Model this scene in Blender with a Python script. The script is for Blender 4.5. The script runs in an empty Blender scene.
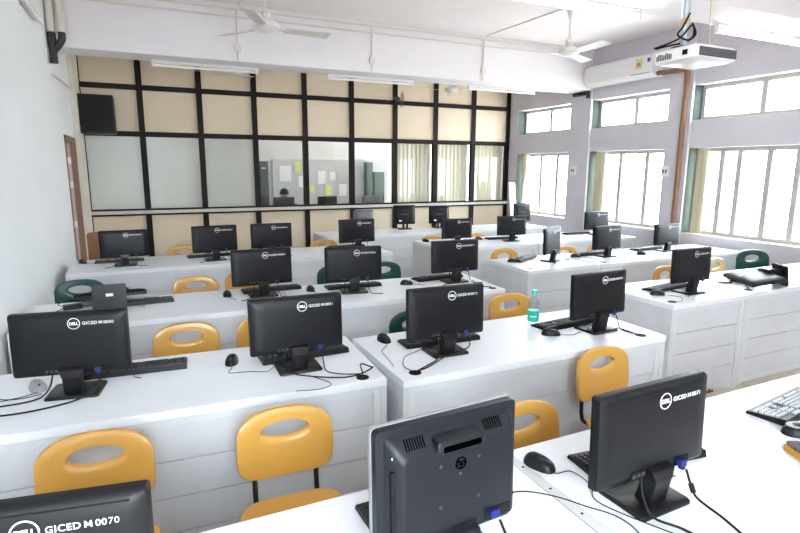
import bpy, math, random
from mathutils import Matrix, Vector
random.seed(7)
R = math.radians
scene = bpy.context.scene
col = scene.collection

# ------------------------------------------------------------------ camera
cd = bpy.data.cameras.new('camera')
cam = bpy.data.objects.new('camera', cd); col.objects.link(cam)
cd.sensor_fit = 'HORIZONTAL'; cd.sensor_width = 36.0; cd.lens = 36.0*538/800
cd.clip_start = 0.02; cd.clip_end = 200
yaw, pitch, roll = R(24.7), R(10.4), R(-0.27)
fwd = Vector((math.sin(yaw)*math.cos(pitch), math.cos(yaw)*math.cos(pitch), -math.sin(pitch)))
rt = Vector((math.cos(yaw), -math.sin(yaw), 0)); dn = fwd.cross(rt)
r2 = math.cos(roll)*rt + math.sin(roll)*dn; d2 = -math.sin(roll)*rt + math.cos(roll)*dn
m3 = Matrix((r2, -d2, -fwd)).transposed()
cam.matrix_world = Matrix.Translation((0, 0, 1.69)) @ m3.to_4x4()
scene.camera = cam

# ------------------------------------------------------------------ world, exposure
w = bpy.data.worlds.new('world'); scene.world = w; w.use_nodes = True
bg = w.node_tree.nodes['Background']
wt_ = w.node_tree; tcw = wt_.nodes.new('ShaderNodeTexCoord'); sx = wt_.nodes.new('ShaderNodeSeparateXYZ')
mr = wt_.nodes.new('ShaderNodeMapRange'); mr.inputs['From Min'].default_value = -0.12; mr.inputs['From Max'].default_value = 0.05
mxw = wt_.nodes.new('ShaderNodeMix'); mxw.data_type = 'RGBA'     # overcast sky above the horizon, pale ground below
mxw.inputs[6].default_value = (0.58, 0.60, 0.60, 1); mxw.inputs[7].default_value = (0.80, 0.91, 1.0, 1)
wt_.links.new(tcw.outputs['Generated'], sx.inputs[0]); wt_.links.new(sx.outputs['Z'], mr.inputs['Value'])
wt_.links.new(mr.outputs[0], mxw.inputs[0]); wt_.links.new(mxw.outputs[2], bg.inputs[0])
bg.inputs[1].default_value = 13
scene.view_settings.view_transform = 'Standard'; scene.view_settings.look = 'None'
scene.view_settings.gamma = 1; scene.view_settings.use_curve_mapping = False
scene.view_settings.exposure = 1.0
scene.cycles.use_denoising = True
scene.cycles.max_bounces = 14; scene.cycles.diffuse_bounces = 10; scene.cycles.transparent_max_bounces = 12
TUBE_POWER = 36.0

# ------------------------------------------------------------------ materials
def lin(h):
    h = h.lstrip('#'); c = [int(h[i:i+2], 16)/255 for i in (0, 2, 4)]
    return tuple((v/12.92 if v <= 0.04045 else ((v+0.055)/1.055)**2.4) for v in c) + (1,)
def mat(name, color, rough=0.5, spec=0.5, metal=0.0, mottle=None, scale=6, amt=0.5, bump=0, emit=None, coat=0):
    m = bpy.data.materials.new(name); m.use_nodes = True
    nt = m.node_tree; b = nt.nodes['Principled BSDF']
    b.inputs['Base Color'].default_value = lin(color)
    b.inputs['Roughness'].default_value = rough
    b.inputs['Specular IOR Level'].default_value = spec
    b.inputs['Metallic'].default_value = metal
    b.inputs['Coat Weight'].default_value = coat
    if mottle:
        tc = nt.nodes.new('ShaderNodeTexCoord'); nz = nt.nodes.new('ShaderNodeTexNoise')
        nz.inputs['Scale'].default_value = scale; nz.inputs['Detail'].default_value = 6; nz.inputs['Roughness'].default_value = 0.65
        rp = nt.nodes.new('ShaderNodeValToRGB'); rp.color_ramp.elements[0].position = 0.5 - amt/2*0.6; rp.color_ramp.elements[1].position = 0.5 + amt/2
        rp.color_ramp.elements[0].color = lin(mottle); rp.color_ramp.elements[1].color = lin(color)
        nt.links.new(tc.outputs['Object'], nz.inputs['Vector']); nt.links.new(nz.outputs['Fac'], rp.inputs[0])
        nt.links.new(rp.outputs[0], b.inputs['Base Color'])
        if bump:
            bp = nt.nodes.new('ShaderNodeBump'); bp.inputs['Strength'].default_value = bump; bp.inputs['Distance'].default_value = 0.002
            nt.links.new(nz.outputs['Fac'], bp.inputs['Height']); nt.links.new(bp.outputs[0], b.inputs['Normal'])
    if emit:
        b.inputs['Emission Color'].default_value = lin(color); b.inputs['Emission Strength'].default_value = emit
    return m
def glass(name, tint='#fbfbfa', gloss=0.08):
    m = bpy.data.materials.new(name); m.use_nodes = True; nt = m.node_tree
    nt.nodes.clear()
    o = nt.nodes.new('ShaderNodeOutputMaterial'); mx = nt.nodes.new('ShaderNodeMixShader')
    t = nt.nodes.new('ShaderNodeBsdfTransparent'); g = nt.nodes.new('ShaderNodeBsdfGlossy')
    t.inputs[0].default_value = lin(tint); g.inputs['Roughness'].default_value = 0.03
    lw = nt.nodes.new('ShaderNodeLayerWeight'); lw.inputs['Blend'].default_value = 0.5
    pw = nt.nodes.new('ShaderNodeMath'); pw.operation = 'POWER'; pw.inputs[1].default_value = 4.0
    f = nt.nodes.new('ShaderNodeMath'); f.operation = 'MULTIPLY_ADD'; f.inputs[1].default_value = 0.55; f.inputs[2].default_value = 0.03
    nt.links.new(lw.outputs['Facing'], pw.inputs[0]); nt.links.new(pw.outputs[0], f.inputs[0])
    nt.links.new(f.outputs[0], mx.inputs[0]); nt.links.new(t.outputs[0], mx.inputs[1]); nt.links.new(g.outputs[0], mx.inputs[2])
    nt.links.new(mx.outputs[0], o.inputs[0])
    return m
M = dict(
    wall=mat('wall_paint', '#e4e6e8', 0.7, 0.3, mottle='#dfe1e2', scale=1.6),
    wall_r=mat('lilac_wall_paint', '#ccc8cf', 0.7, 0.3, mottle='#c5c1c8', scale=2),
    beam=mat('beam_paint', '#e6e3e6', 0.75, 0.3, mottle='#e1dde0', scale=2),
    cream=mat('cream_paint', '#dcd8cc', 0.6, 0.3, mottle='#d2cdbf', scale=4),
    ceil=mat('ceiling_paint', '#ebe6e5', 0.8, 0.2, mottle='#e6e0df', scale=2),
    floor=None,
    board=mat('beige_board', '#e0d1b9', 0.6, 0.3, mottle='#d9c9b0', scale=1.3),
    post=mat('dark_bronze', '#211b19', 0.5, 0.15),
    ledge=mat('ledge_paint', '#cfcac2', 0.5, 0.4, mottle='#c2bcb2', scale=9),
    frost=mat('frosted_film', '#bfc0b7', 0.3, 0.5, mottle='#b5b6ac', scale=1.5),
    lam=mat('white_laminate', '#e4e8ee', 0.28, 0.5, mottle='#dfe3e8', scale=3),
    lampanel=mat('white_laminate_panel', '#d5d8de', 0.5, 0.4, mottle='#c9cbce', scale=5, amt=0.7),
    groove=mat('dark_gap', '#55524f', 0.8, 0.2),
    edge=mat('edge_band', '#d3d5d6', 0.4, 0.4),
    edgestrip=mat('grey_edge_strip', '#c2c5c4', 0.4, 0.4),
    black=mat('black_plastic', '#111216', 0.42, 0.3, mottle='#0f1013', scale=30),
    blackg=mat('dark_stand_plastic', '#121213', 0.35, 0.35),
    charcoal=mat('charcoal_plastic', '#171a20', 0.4, 0.3, mottle='#15181e', scale=20),
    port=mat('port_recess_black', '#060606', 0.6, 0.3),
    screen=mat('screen_glass', '#0a0b0d', 0.12, 0.6),
    void=mat('deep_black', '#020202', 1.0, 0.0),
    silver=mat('silver_plastic', '#8f9296', 0.35, 0.5),
    mark=mat('white_marking', '#e8eaea', 0.6, 0.3),
    mark2=mat('grey_marking', '#3f444a', 0.5, 0.4),
    blue=mat('blue_plug', '#152468', 0.4, 0.5),
    key=mat('black_keys', '#1f2022', 0.45, 0.4),
    keytop=mat('pale_keycaps', '#a9adb5', 0.3, 0.5),
    yellow=mat('mustard_plastic', '#cb9b4a', 0.33, 0.5, mottle='#c59443', scale=5, coat=0.15),
    green=mat('bottle_green_plastic', '#11493f', 0.33, 0.5, mottle='#0f4239', scale=5, coat=0.15),
    pale=mat('faded_yellow_plastic', '#dfc78f', 0.4, 0.5),
    metal=mat('black_tube', '#141414', 0.35, 0.5),
    wood=mat('orange_wood', '#8a5a38', 0.45, 0.4, mottle='#784a2a', scale=8),
    brownpipe=mat('brown_pipe_wrap', '#8d6a54', 0.6, 0.3, mottle='#7f5d48', scale=12),
    alu=mat('window_frame_paint', '#a9a9a2', 0.45, 0.5),
    jamb=mat('green_jamb', '#5f6a60', 0.7, 0.2, mottle='#525d54', scale=8),
    jambd=mat('teal_jamb', '#454f4b', 0.7, 0.2, mottle='#3b4541', scale=8),
    grille=mat('grille_iron', '#3a3a38', 0.6, 0.3),
    white=mat('white_appliance', '#dfdedd', 0.35, 0.5),
    conduit=mat('pvc_conduit', '#d6d1c7', 0.45, 0.4),
    elbow=mat('black_elbow', '#191817', 0.4, 0.5),
    fan=mat('fan_enamel', '#d9d6d2', 0.3, 0.5),
    tube_on=mat('lit_tube', '#ffffff', 0.4, 0.3, emit=TUBE_POWER),
    tube_off=mat('unlit_tube', '#efeee8', 0.3, 0.5),
    curtain=mat('cream_curtain', '#efead6', 0.8, 0.2),
    curtain2=mat('window_curtain', '#c9c2a8', 0.8, 0.2),
    teal=mat('teal_plastic', '#16b79a', 0.35, 0.5),
    bottle=glass('bottle_plastic', '#eef4f6'),
    glass=glass('pane_glass'),
    brown=mat('brown_frame_wood', '#8d7160', 0.6, 0.3),
    doorleaf=mat('door_leaf_paint', '#b7a4a0', 0.6, 0.3),
    paper=mat('white_paper', '#f2f2f0', 0.8, 0.2),
    ypaper=mat('yellow_paper', '#dbe38e', 0.8, 0.2),
    cork=mat('whiteboard', '#c3c8ce', 0.3, 0.5),
    cabinet=mat('dark_cabinet', '#4c565f', 0.5, 0.4),
    gcab=mat('green_cabinet', '#5b6f66', 0.5, 0.4),
    skin=mat('skin', '#8a5f48', 0.5, 0.4), hair=mat('hair', '#141211', 0.6, 0.3), shirt=mat('shirt', '#b06a76', 0.8, 0.2),
    sticker=mat('energy_sticker', '#cfc48c', 0.5, 0.4), redst=mat('red_sticker', '#a5824a', 0.5, 0.4), bluest=mat('blue_badge', '#3d4f96', 0.5, 0.4),
    felt=mat('duster_felt', '#4c4849', 0.95, 0.1, mottle='#77727a', scale=60), dwood=mat('duster_wood', '#c08a24', 0.5, 0.4),
    tape=mat('tape_tan', '#b89a72', 0.6, 0.3), pole=mat('pole_steel', '#a9b1ba', 0.35, 0.5, metal=0.3),
    lens=mat('projector_vent', '#4a4b50', 0.35, 0.5, mottle='#34353a', scale=50),
    rust=mat('damp_stain', '#8b7a63', 0.9, 0.1, mottle='#5c4c3a', scale=30),
)
def floor_mat():
    m = mat('floor_tile', '#c9bfb0', 0.35, 0.5); nt = m.node_tree; b = nt.nodes['Principled BSDF']
    tc = nt.nodes.new('ShaderNodeTexCoord'); br = nt.nodes.new('ShaderNodeTexBrick')
    br.offset = 0; br.inputs['Scale'].default_value = 1; br.inputs['Brick Width'].default_value = 0.6; br.inputs['Row Height'].default_value = 0.6
    br.inputs['Mortar Size'].default_value = 0.004
    br.inputs['Color1'].default_value = lin('#cbc2b4'); br.inputs['Color2'].default_value = lin('#c3b9aa'); br.inputs['Mortar'].default_value = lin('#958b7e')
    nt.links.new(tc.outputs['Object'], br.inputs['Vector']); nt.links.new(br.outputs['Color'], b.inputs['Base Color'])
    return m
M['floor'] = floor_mat()

# ------------------------------------------------------------------ mesh helpers
class MB:
    def __init__(s): s.v = []; s.f = []
    def add(s, vs, fs, mx=None):
        n = len(s.v); s.v += [tuple(mx @ Vector(p)) if mx else tuple(p) for p in vs]
        s.f += [tuple(i+n for i in f) for f in fs]; return s
    def box(s, x0, x1, y0, y1, z0, z1, mx=None):
        vs = [(x, y, z) for z in (z0, z1) for y in (y0, y1) for x in (x0, x1)]
        return s.add(vs, [(0,2,3,1), (4,5,7,6), (0,1,5,4), (2,6,7,3), (0,4,6,2), (1,3,7,5)], mx)
    def rings(s, rs, closed=False, caps=True, mx=None):
        n = len(rs[0]); vs = [p for r in rs for p in r]; fs = []
        k = len(rs) if closed else len(rs)-1
        for i in range(k):
            a = i*n; b = ((i+1) % len(rs))*n
            for j in range(n):
                j2 = (j+1) % n; fs.append((a+j, a+j2, b+j2, b+j))
        if caps and not closed:
            fs.append(tuple(range(n-1, -1, -1))); fs.append(tuple(range(len(vs)-n, len(vs))))
        return s.add(vs, fs, mx)
    def tube(s, pts, r, seg=8, mx=None, r1=None):
        pts = [Vector(p) for p in pts]; rs = []; prev = None
        for i, p in enumerate(pts):
            t = (pts[min(i+1, len(pts)-1)] - pts[max(i-1, 0)]).normalized()
            u = (prev - t*prev.dot(t)) if prev else (Vector((0,0,1)).cross(t) if abs(t.z) < .9 else Vector((1,0,0)).cross(t))
            if u.length < 1e-6: u = Vector((1,0,0)).cross(t)
            u.normalize(); prev = u; vv = t.cross(u)
            rr = r if r1 is None else r + (r1-r)*i/(len(pts)-1)
            rs.append([p + (u*math.cos(a) + vv*math.sin(a))*rr for a in [2*math.pi*k/seg for k in range(seg)]])
        return s.rings(rs, mx=mx)
    def lathe(s, prof, seg=24, mx=None):          # prof: (r, z)
        rs = [[(r*math.cos(2*math.pi*k/seg), r*math.sin(2*math.pi*k/seg), z) for k in range(seg)] for r, z in prof]
        return s.rings(rs, mx=mx)
    def build(s, name, m, parent=None, smooth=False, bevel=0, mx=None, seg=2):
        me = bpy.data.meshes.new(name); vs = [tuple(mx @ Vector(p)) for p in s.v] if mx else s.v
        me.from_pydata(vs, [], s.f); me.update()
        import bmesh
        b = bmesh.new(); b.from_mesh(me); bmesh.ops.recalc_face_normals(b, faces=b.faces); b.to_mesh(me); b.free()
        if smooth:
            for p in me.polygons: p.use_smooth = True
            try: me.set_sharp_from_angle(angle=R(45))
            except Exception: pass
        me.materials.append(M[m] if isinstance(m, str) else m)
        o = bpy.data.objects.new(name, me); col.objects.link(o)
        if parent: o.parent = parent
        if bevel:
            bv = o.modifiers.new('bevel', 'BEVEL'); bv.width = bevel; bv.segments = seg; bv.limit_method = 'ANGLE'
        return o
def box(name, m, x0, x1, y0, y1, z0, z1, parent=None, bevel=0, mx=None):
    return MB().box(x0, x1, y0, y1, z0, z1).build(name, m, parent, bevel=bevel, mx=mx)
def spline(pts, n=8):
    P = [Vector(p) for p in pts]; P = [2*P[0]-P[1]] + P + [2*P[-1]-P[-2]]; out = []
    for i in range(1, len(P)-2):
        for k in range(n):
            t = k/n; a, b, c, d = P[i-1:i+3]
            out.append(0.5*((2*b) + (c-a)*t + (2*a-5*b+4*c-d)*t*t + (3*b-a-3*c+d)*t**3))
    out.append(P[-2]); return out
def rrect(x0, x1, z0, z1, r, y, seg=5):
    out = []
    for cx, cz, a0 in ((x1-r, z1-r, 0), (x0+r, z1-r, 90), (x0+r, z0+r, 180), (x1-r, z0+r, 270)):
        for k in range(seg+1):
            a = R(a0 + 90*k/seg); out.append((cx + r*math.cos(a), y, cz + r*math.sin(a)))
    return out
def tag(o, label=None, cat=None, group=None, kind=None):
    if label: o['label'] = label
    if cat: o['category'] = cat
    if group: o['group'] = group
    if kind: o['kind'] = kind
    return o
def empty(name, loc=(0,0,0), rz=0, label=None, cat=None, group=None, kind=None, rx=0):
    o = bpy.data.objects.new(name, None); o.empty_display_size = 0.1; col.objects.link(o)
    o.location = loc; o.rotation_euler = (R(rx), 0, R(rz)); return tag(o, label, cat, group, kind)
def copy_tree(o, parent=None):
    c = o.copy(); col.objects.link(c)
    if parent: c.parent = parent
    for ch in [x for x in list(bpy.data.objects) if x.parent == o and x != c]: copy_tree(ch, c)
    return c
def struct(o): o['kind'] = 'structure'; return o
_txt = {}
def text_mesh(s, size, thick=0.0004, offset=0.0, spacing=1.0, align='LEFT'):
    cu = bpy.data.curves.new('txt', 'FONT'); cu.body = s; cu.size = size; cu.extrude = thick; cu.offset = offset
    cu.space_character = spacing; cu.align_x = align; cu.resolution_u = 3
    t = bpy.data.objects.new('txt', cu); me = bpy.data.meshes.new_from_object(t)
    vs = [v.co.copy() for v in me.vertices]; fs = [tuple(p.vertices) for p in me.polygons]
    bpy.data.objects.remove(t); bpy.data.meshes.remove(me); bpy.data.curves.remove(cu)
    return vs, fs
RX90 = Matrix.Rotation(R(90), 4, 'X')

# ------------------------------------------------------------------ room
XL, XR, YP, ZC, Y0 = -0.83, 6.30, 8.75, 3.47, -2.2
YB = 10.9                                   # back of the neighbouring room
struct(box('floor', 'floor', XL-0.2, XR+0.3, Y0, YB, -0.12, 0))
struct(box('ceiling', 'ceil', XL-0.2, XR+0.3, Y0, YB, ZC, ZC+0.15))
# left wall with door opening Y 6.10..6.52? -> door leaf seen edge-on
wl = MB().box(XL-0.2, XL, Y0, 7.10, 0, ZC).box(XL-0.2, XL, 8.02, YB, 0, ZC).box(XL-0.2, XL, 7.10, 8.02, 2.03, ZC)
struct(wl.build('wall_left', 'wall'))
dr = empty('door_1', (XL, 7.56, 0)); struct(dr)
box('door_leaf', 'doorleaf', -0.09, -0.05, -0.40, 0.40, 0.01, 1.97, dr)
fr = MB().box(-0.20, 0.012, -0.465, -0.405, 0, 2.03).box(-0.20, 0.012, 0.405, 0.465, 0, 2.03).box(-0.20, 0.012, -0.465, 0.465, 1.975, 2.035)
fr.build('door_frame', 'brown', dr)
for z in (0.35, 1.0, 1.45, 1.72): box('hinge', 'mark', 0.013, 0.04, -0.455, -0.42, z, z+0.07, dr)
# column in the left corner below the beam, columns in the right wall
struct(box('trim_1', 'cream', XL, XL+0.05, 8.05, 8.70, 0, ZC))
struct(box('trim_2', 'beam', XL, XR, 6.62, 7.04, 2.87, ZC))      # far beam
struct(box('trim_3', 'beam', XL, XR, 2.83, 3.25, 2.87, ZC))      # near beam
struct(MB().box(0.5, XR+0.3, Y0-0.15, Y0, 0, ZC).box(XL-0.2, 0.5, Y0-0.15, Y0, 0, 0.5).build('wall_front', 'wall'))  # unseen wall; left opening shaped to let fill light in
struct(box('wall_rear', 'wall', XL-0.2, XR+0.3, YB, YB+0.15, 0, ZC))
# right wall with openings
WT = 0.24
ops = [ (3.33, 4.86), (5.20, 6.60), (7.04, 8.45)]
wr = MB()
wr.box(XR, XR+WT, Y0, 8.75, 0, 0.86)
wr.box(XR, XR+WT, Y0, 8.75, 1.955, 2.295)
wr.box(XR, XR+WT, Y0, 8.75, 2.73, ZC)
ys = [Y0] + [v for o in ops for v in o] + [8.75]
for i in range(0, len(ys), 2):
    wr.box(XR, XR+WT, ys[i], ys[i+1], 0.86, 1.955).box(XR, XR+WT, ys[i], ys[i+1], 2.295, 2.73)
wr.box(XR, XR+WT, 8.75, 9.1, 0, ZC).box(XR, XR+WT, 10.7, YB, 0, ZC).box(XR, XR+WT, 9.1, 10.7, 0, 0.9).box(XR, XR+WT, 9.1, 10.7, 2.7, ZC)
struct(wr.build('wall_right', 'wall_r'))
for i, (a, b) in enumerate([(4.86, 5.20), (6.60, 7.04), (2.72, 3.33)]):
    struct(box('trim_%d' % (4+i), 'wall_r', XR-0.035, XR, a, b, 0, ZC))
def window(n, a, b, z0, z1, mulls, green, sillcol='cream'):
    e = empty('window_%d' % n, (XR+0.17, (a+b)/2, z0)); struct(e)
    h = (b-a)/2; H = z1-z0; f = 0.05
    m = MB().box(-0.02, 0.03, -h, h, 0, f).box(-0.02, 0.03, -h, h, H-f, H).box(-0.02, 0.03, -h, -h+f, f, H-f).box(-0.02, 0.03, h-f, h, f, H-f)
    m.build('window_frame', 'alu', e)
    for y in mulls:
        box('mullion', 'alu', -0.025, 0.025, y-(a+b)/2-0.032, y-(a+b)/2+0.032, f, H-f, e)
    box('pane', 'glass', 0.001, 0.005, -h+f, h-f, f, H-f, e)
    box('jamb', green, -0.165, -0.022, h-0.006, h+0.0, 0.006, H, e)
    box('window_sill', sillcol, -0.165, -0.022, -h, h-0.006, 0.0, 0.006, e)
    return e
# lower windows then upper windows; mullions measured along the wall
window(1, 7.04, 8.45, 0.86, 1.955, (7.50, 7.93), 'jamb')
window(2, 5.20, 6.60, 0.86, 1.955, (5.62, 6.10), 'jamb')
window(3, 3.33, 4.86, 0.86, 1.955, (3.62, 3.93, 4.28, 4.50), 'jamb')
window(5, 7.04, 8.45, 2.295, 2.73, (7.72,), 'jambd')
window(6, 5.20, 6.60, 2.295, 2.73, (5.88,), 'jambd')
window(7, 3.33, 4.86, 2.295, 2.73, (4.08,), 'jambd')
g = MB()
for k in range(5):
    y = 4.56 + 0.065*k; g.tube([(XR+0.225, y, 0.86), (XR+0.225, y, 1.955)], 0.0035, 5)
for z in (1.05, 1.3, 1.55, 1.8): g.tube([(XR+0.225, 4.54, z), (XR+0.225, 4.86, z)], 0.003, 5)
tag(g.build('window_grille', 'grille'), 'thin iron window grille outside the lower window nearest the camera', 'grille')

window(9, 9.1, 10.7, 0.90, 2.70, (9.6, 10.2), 'jamb')  # unseen window added to let daylight into the neighbouring room
# partition of posts, boards and glass
wb = empty('wall_back', (0, YP, 0)); struct(wb)
px = [-0.81] + [-0.05 + 0.7925*k for k in range(9)]
px[-1] = 6.27
for i, x in enumerate(px):
    hw = 0.04 if i < 9 else 0.035
    box('post', 'post', x-hw, x+hw, -0.035, 0.05, 0, ZC, wb)
for z in (2.145, 2.785): box('rail', 'post', XL, XR, -0.03, 0.045, z-0.036, z+0.036, wb)
box('rail', 'post', XL, XR, -0.03, 0.045, 0.985, 1.015, wb)
box('rail', 'post', XL, XR, -0.03, 0.045, 1.06, 1.085, wb)
box('ledge', 'ledge', XL, XR, -0.09, 0.05, 1.015, 1.06, wb, bevel=0.005)
box('curtain_rod', 'metal', px[6], px[9], 0.112, 0.128, 2.30, 2.315, wb)
for x in px[6:]: box('rod_bracket', 'metal', x-0.008, x+0.008, 0.045, 0.128, 2.30, 2.315, wb)
def panel(name, m, x0, x1, z0, z1, y0=0.0, y1=0.02): return box(name, m, x0, x1, y0, y1, z0, z1, wb)
for i in range(9):
    a, b = px[i]+0.04, px[i+1]-0.04
    panel('board', 'board', a, b, 0, 0.985)
    panel('board', 'board', a, b, 2.181, 2.749)
    panel('board', 'board', a, b, 2.821, ZC)
    if i < 3: panel('frosted_pane', 'frost', a, b, 1.085, 2.109)
    else: panel('glass_pane', 'glass', a, b, 1.085, 2.109, 0.008, 0.012)
# curtains behind the three right panes
for i, (xa, xb) in enumerate(((px[6], px[7]), (px[7], px[8]), (px[8], px[9]))):
    rs = []; n = 60
    vs = []; fs = []
    for k in range(n+1):
        x = xa + 0.02 + (xb-xa-0.04)*k/n; y = YP + 0.13 + 0.007*math.sin(k*0.95) + 0.004*math.sin(k*2.3+i)
        vs += [(x, y, 0.95), (x, y, 2.3), (x, y+0.004, 2.3), (x, y+0.004, 0.95)]
    for k in range(n):
        a = 4*k; b = a+4
        for j in range(4): fs.append((a+j, a+(j+1) % 4, b+(j+1) % 4, b+j))
    o = MB().add(vs, fs).build('curtain', 'curtain', smooth=True)
    tag(o, ['pale curtain behind the glass pane just right of the clear panes', 'pale curtain behind the middle of the three curtained glass panes', 'pale curtain behind the rightmost glass pane beside the windows'][i], 'curtain', 'curtains behind the partition glass')
# curtain bunches at the window edges
for (ya, yb, lab) in ((4.66, 4.79, 'cream curtain gathered at the far side of the nearest window'), (6.36, 6.55, 'cream curtain gathered at the far side of the middle window'), (8.28, 8.40, 'narrow cream curtain gathered in the corner window')):
    vs = []; fs = []; n = 24
    for k in range(n+1):
        y = ya + (yb-ya)*k/n; x = XR + 0.10 + 0.015*math.sin(k*1.5)
        vs += [(x, y, 0.88), (x, y, 1.94), (x+0.004, y, 1.94), (x+0.004, y, 0.88)]
    for k in range(n):
        a = 4*k; b = a+4
        for j in range(4): fs.append((a+j, a+(j+1) % 4, b+(j+1) % 4, b+j))
    tag(MB().add(vs, fs).build('curtain', 'curtain2', smooth=True), lab, 'curtain')

# ------------------------------------------------------------------ desks
def desk(x0, x1, yf, label, depth=0.68, dx=0.0, slope=0.0, group='white laminate computer desks', grom=(), H=0.75, strip=False, stain=False):
    w_ = x1-x0; e = empty('computer_desk', ((x0+x1)/2, yf+depth/2, 0), math.degrees(math.atan(slope)), label, 'desk', group)
    h = w_/2; d = depth/2; t = 0.035
    box('tabletop', 'lam', -h, h, -d, d, H-t, H, e, bevel=0.002)
    for s in (-1, 1):
        a, b = (-h, -h+0.03) if s < 0 else (h-0.03, h)
        box('side_panel', 'lampanel', a, b, -d+0.004, d-0.01, 0, H-t, e)
        a, b = (-h+0.03, -h+0.062) if s < 0 else (h-0.062, h-0.03)
        box('frame_post', 'edge', a, b, -d+0.008, -d+0.04, 0, H-t, e)
    f = MB(); z = 0.045
    bh = (H-t-0.03-z)/4
    for k in range(4): f.box(-h+0.062, h-0.062, -d+0.022, -d+0.034, z+bh*k+0.0022, z+bh*(k+1)-0.0022)
    f.build('front_panel', 'lampanel', e)
    box('backing', 'groove', -h+0.062, h-0.062, -d+0.0342, -d+0.042, z, H-t-0.03, e)
    box('top_rail', 'edge', -h+0.062, h-0.062, -d+0.010, -d+0.042, H-t-0.03, H-t, e)
    box('kick_board', 'edge', -h+0.062, h-0.062, -d+0.03, -d+0.042, 0, z, e)
    box('footrest', 'edge', -h+0.03, h-0.03, 0.02, 0.06, 0.12, 0.14, e)
    for gx, gy in grom:
        MB().lathe([(0.030, H-0.004), (0.030, H+0.002), (0.022, H+0.0025), (0.021, H+0.0005)], 20, Matrix.Translation((gx-(x0+x1)/2, gy-(yf+d), 0))).build('grommet', 'port', e)
    if strip:
        box('edge_strip', 'edgestrip', -h-0.036, -h-0.001, -d, d, H-0.03, H-0.002, e)
        for k in range(5):
            MB().lathe([(0.004, 0), (0.004, 0.0015), (0.002, 0.002)], 10, Matrix.Translation((-h-0.018, -d+0.06+0.13*k, H-0.002))).build('screw', 'port', e)
    if stain:
        s_ = MB()
        for k in range(9):
            x = -0.12 + 0.03*k; hh = 0.02 + 0.025*random.random()
            s_.box(x, x+0.034, -d+0.0205, -d+0.0215, 0.0, hh + 0.045*(k in (2,3,4)))
        s_.build('damp_patch', 'rust', e)
    return e
desk(-0.72, 1.000, 0.68, 'white desk at the bottom edge under the square charcoal monitor')
desk(1.042, 2.70, 0.70, 'white desk in the lower right corner with the duster and pale keyboard', slope=0.012, strip=True, grom=((1.75, 0.76),))
desk(-0.80, 0.93, 2.16, 'white desk in the second row against the left wall, two near monitors on it', slope=-0.045, grom=((0.83, 2.21),))
desk(0.966, 2.63, 2.055, 'white desk in the second row carrying the water bottle', grom=((1.06, 2.13), (2.50, 2.12)))
desk(-0.80, 0.862, 3.60, 'white desk in the third row at the left wall with the laid-down monitor', slope=-0.02)
desk(0.868, 2.51, 3.46, 'white desk in the third row beside the aisle, left block', depth=0.70, slope=-0.035, grom=((2.43, 3.52),))
desk(-0.74, 0.86, 5.46, 'white desk in the farthest left row touching the left wall', depth=0.77)
desk(0.866, 2.44, 5.50, 'white desk in the farthest left row nearest the aisle', depth=0.76)
desk(3.08, 4.455, 5.46, 'white desk in the far right block with the loose tan tray behind it', depth=0.84)
desk(4.47, 6.17, 5.46, 'white desk in the far right block, nearest the middle window', depth=0.80)
desk(3.15, 4.03, 3.97, 'short white desk in the middle right row carrying the twisted monitor', grom=((3.23, 4.06),))
desk(4.055, 6.24, 3.97, 'long white desk in the middle right row reaching the window wall', grom=((4.15, 4.06),))
desk(3.27, 4.085, 2.52, 'short white desk at the aisle, near right row', stain=True, grom=((3.35, 2.60),))
desk(4.125, 6.20, 2.55, 'long white desk in the near right row with a laid-down monitor', grom=((4.25, 2.63),))
desk(2.13, 3.955, 7.02, 'white desk along the beige partition, left one of the rearmost pair', depth=0.70)
desk(3.965, 5.86, 6.98, 'white desk along the beige partition, right one of the rearmost pair', depth=0.70)
DZ = 0.7505

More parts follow.
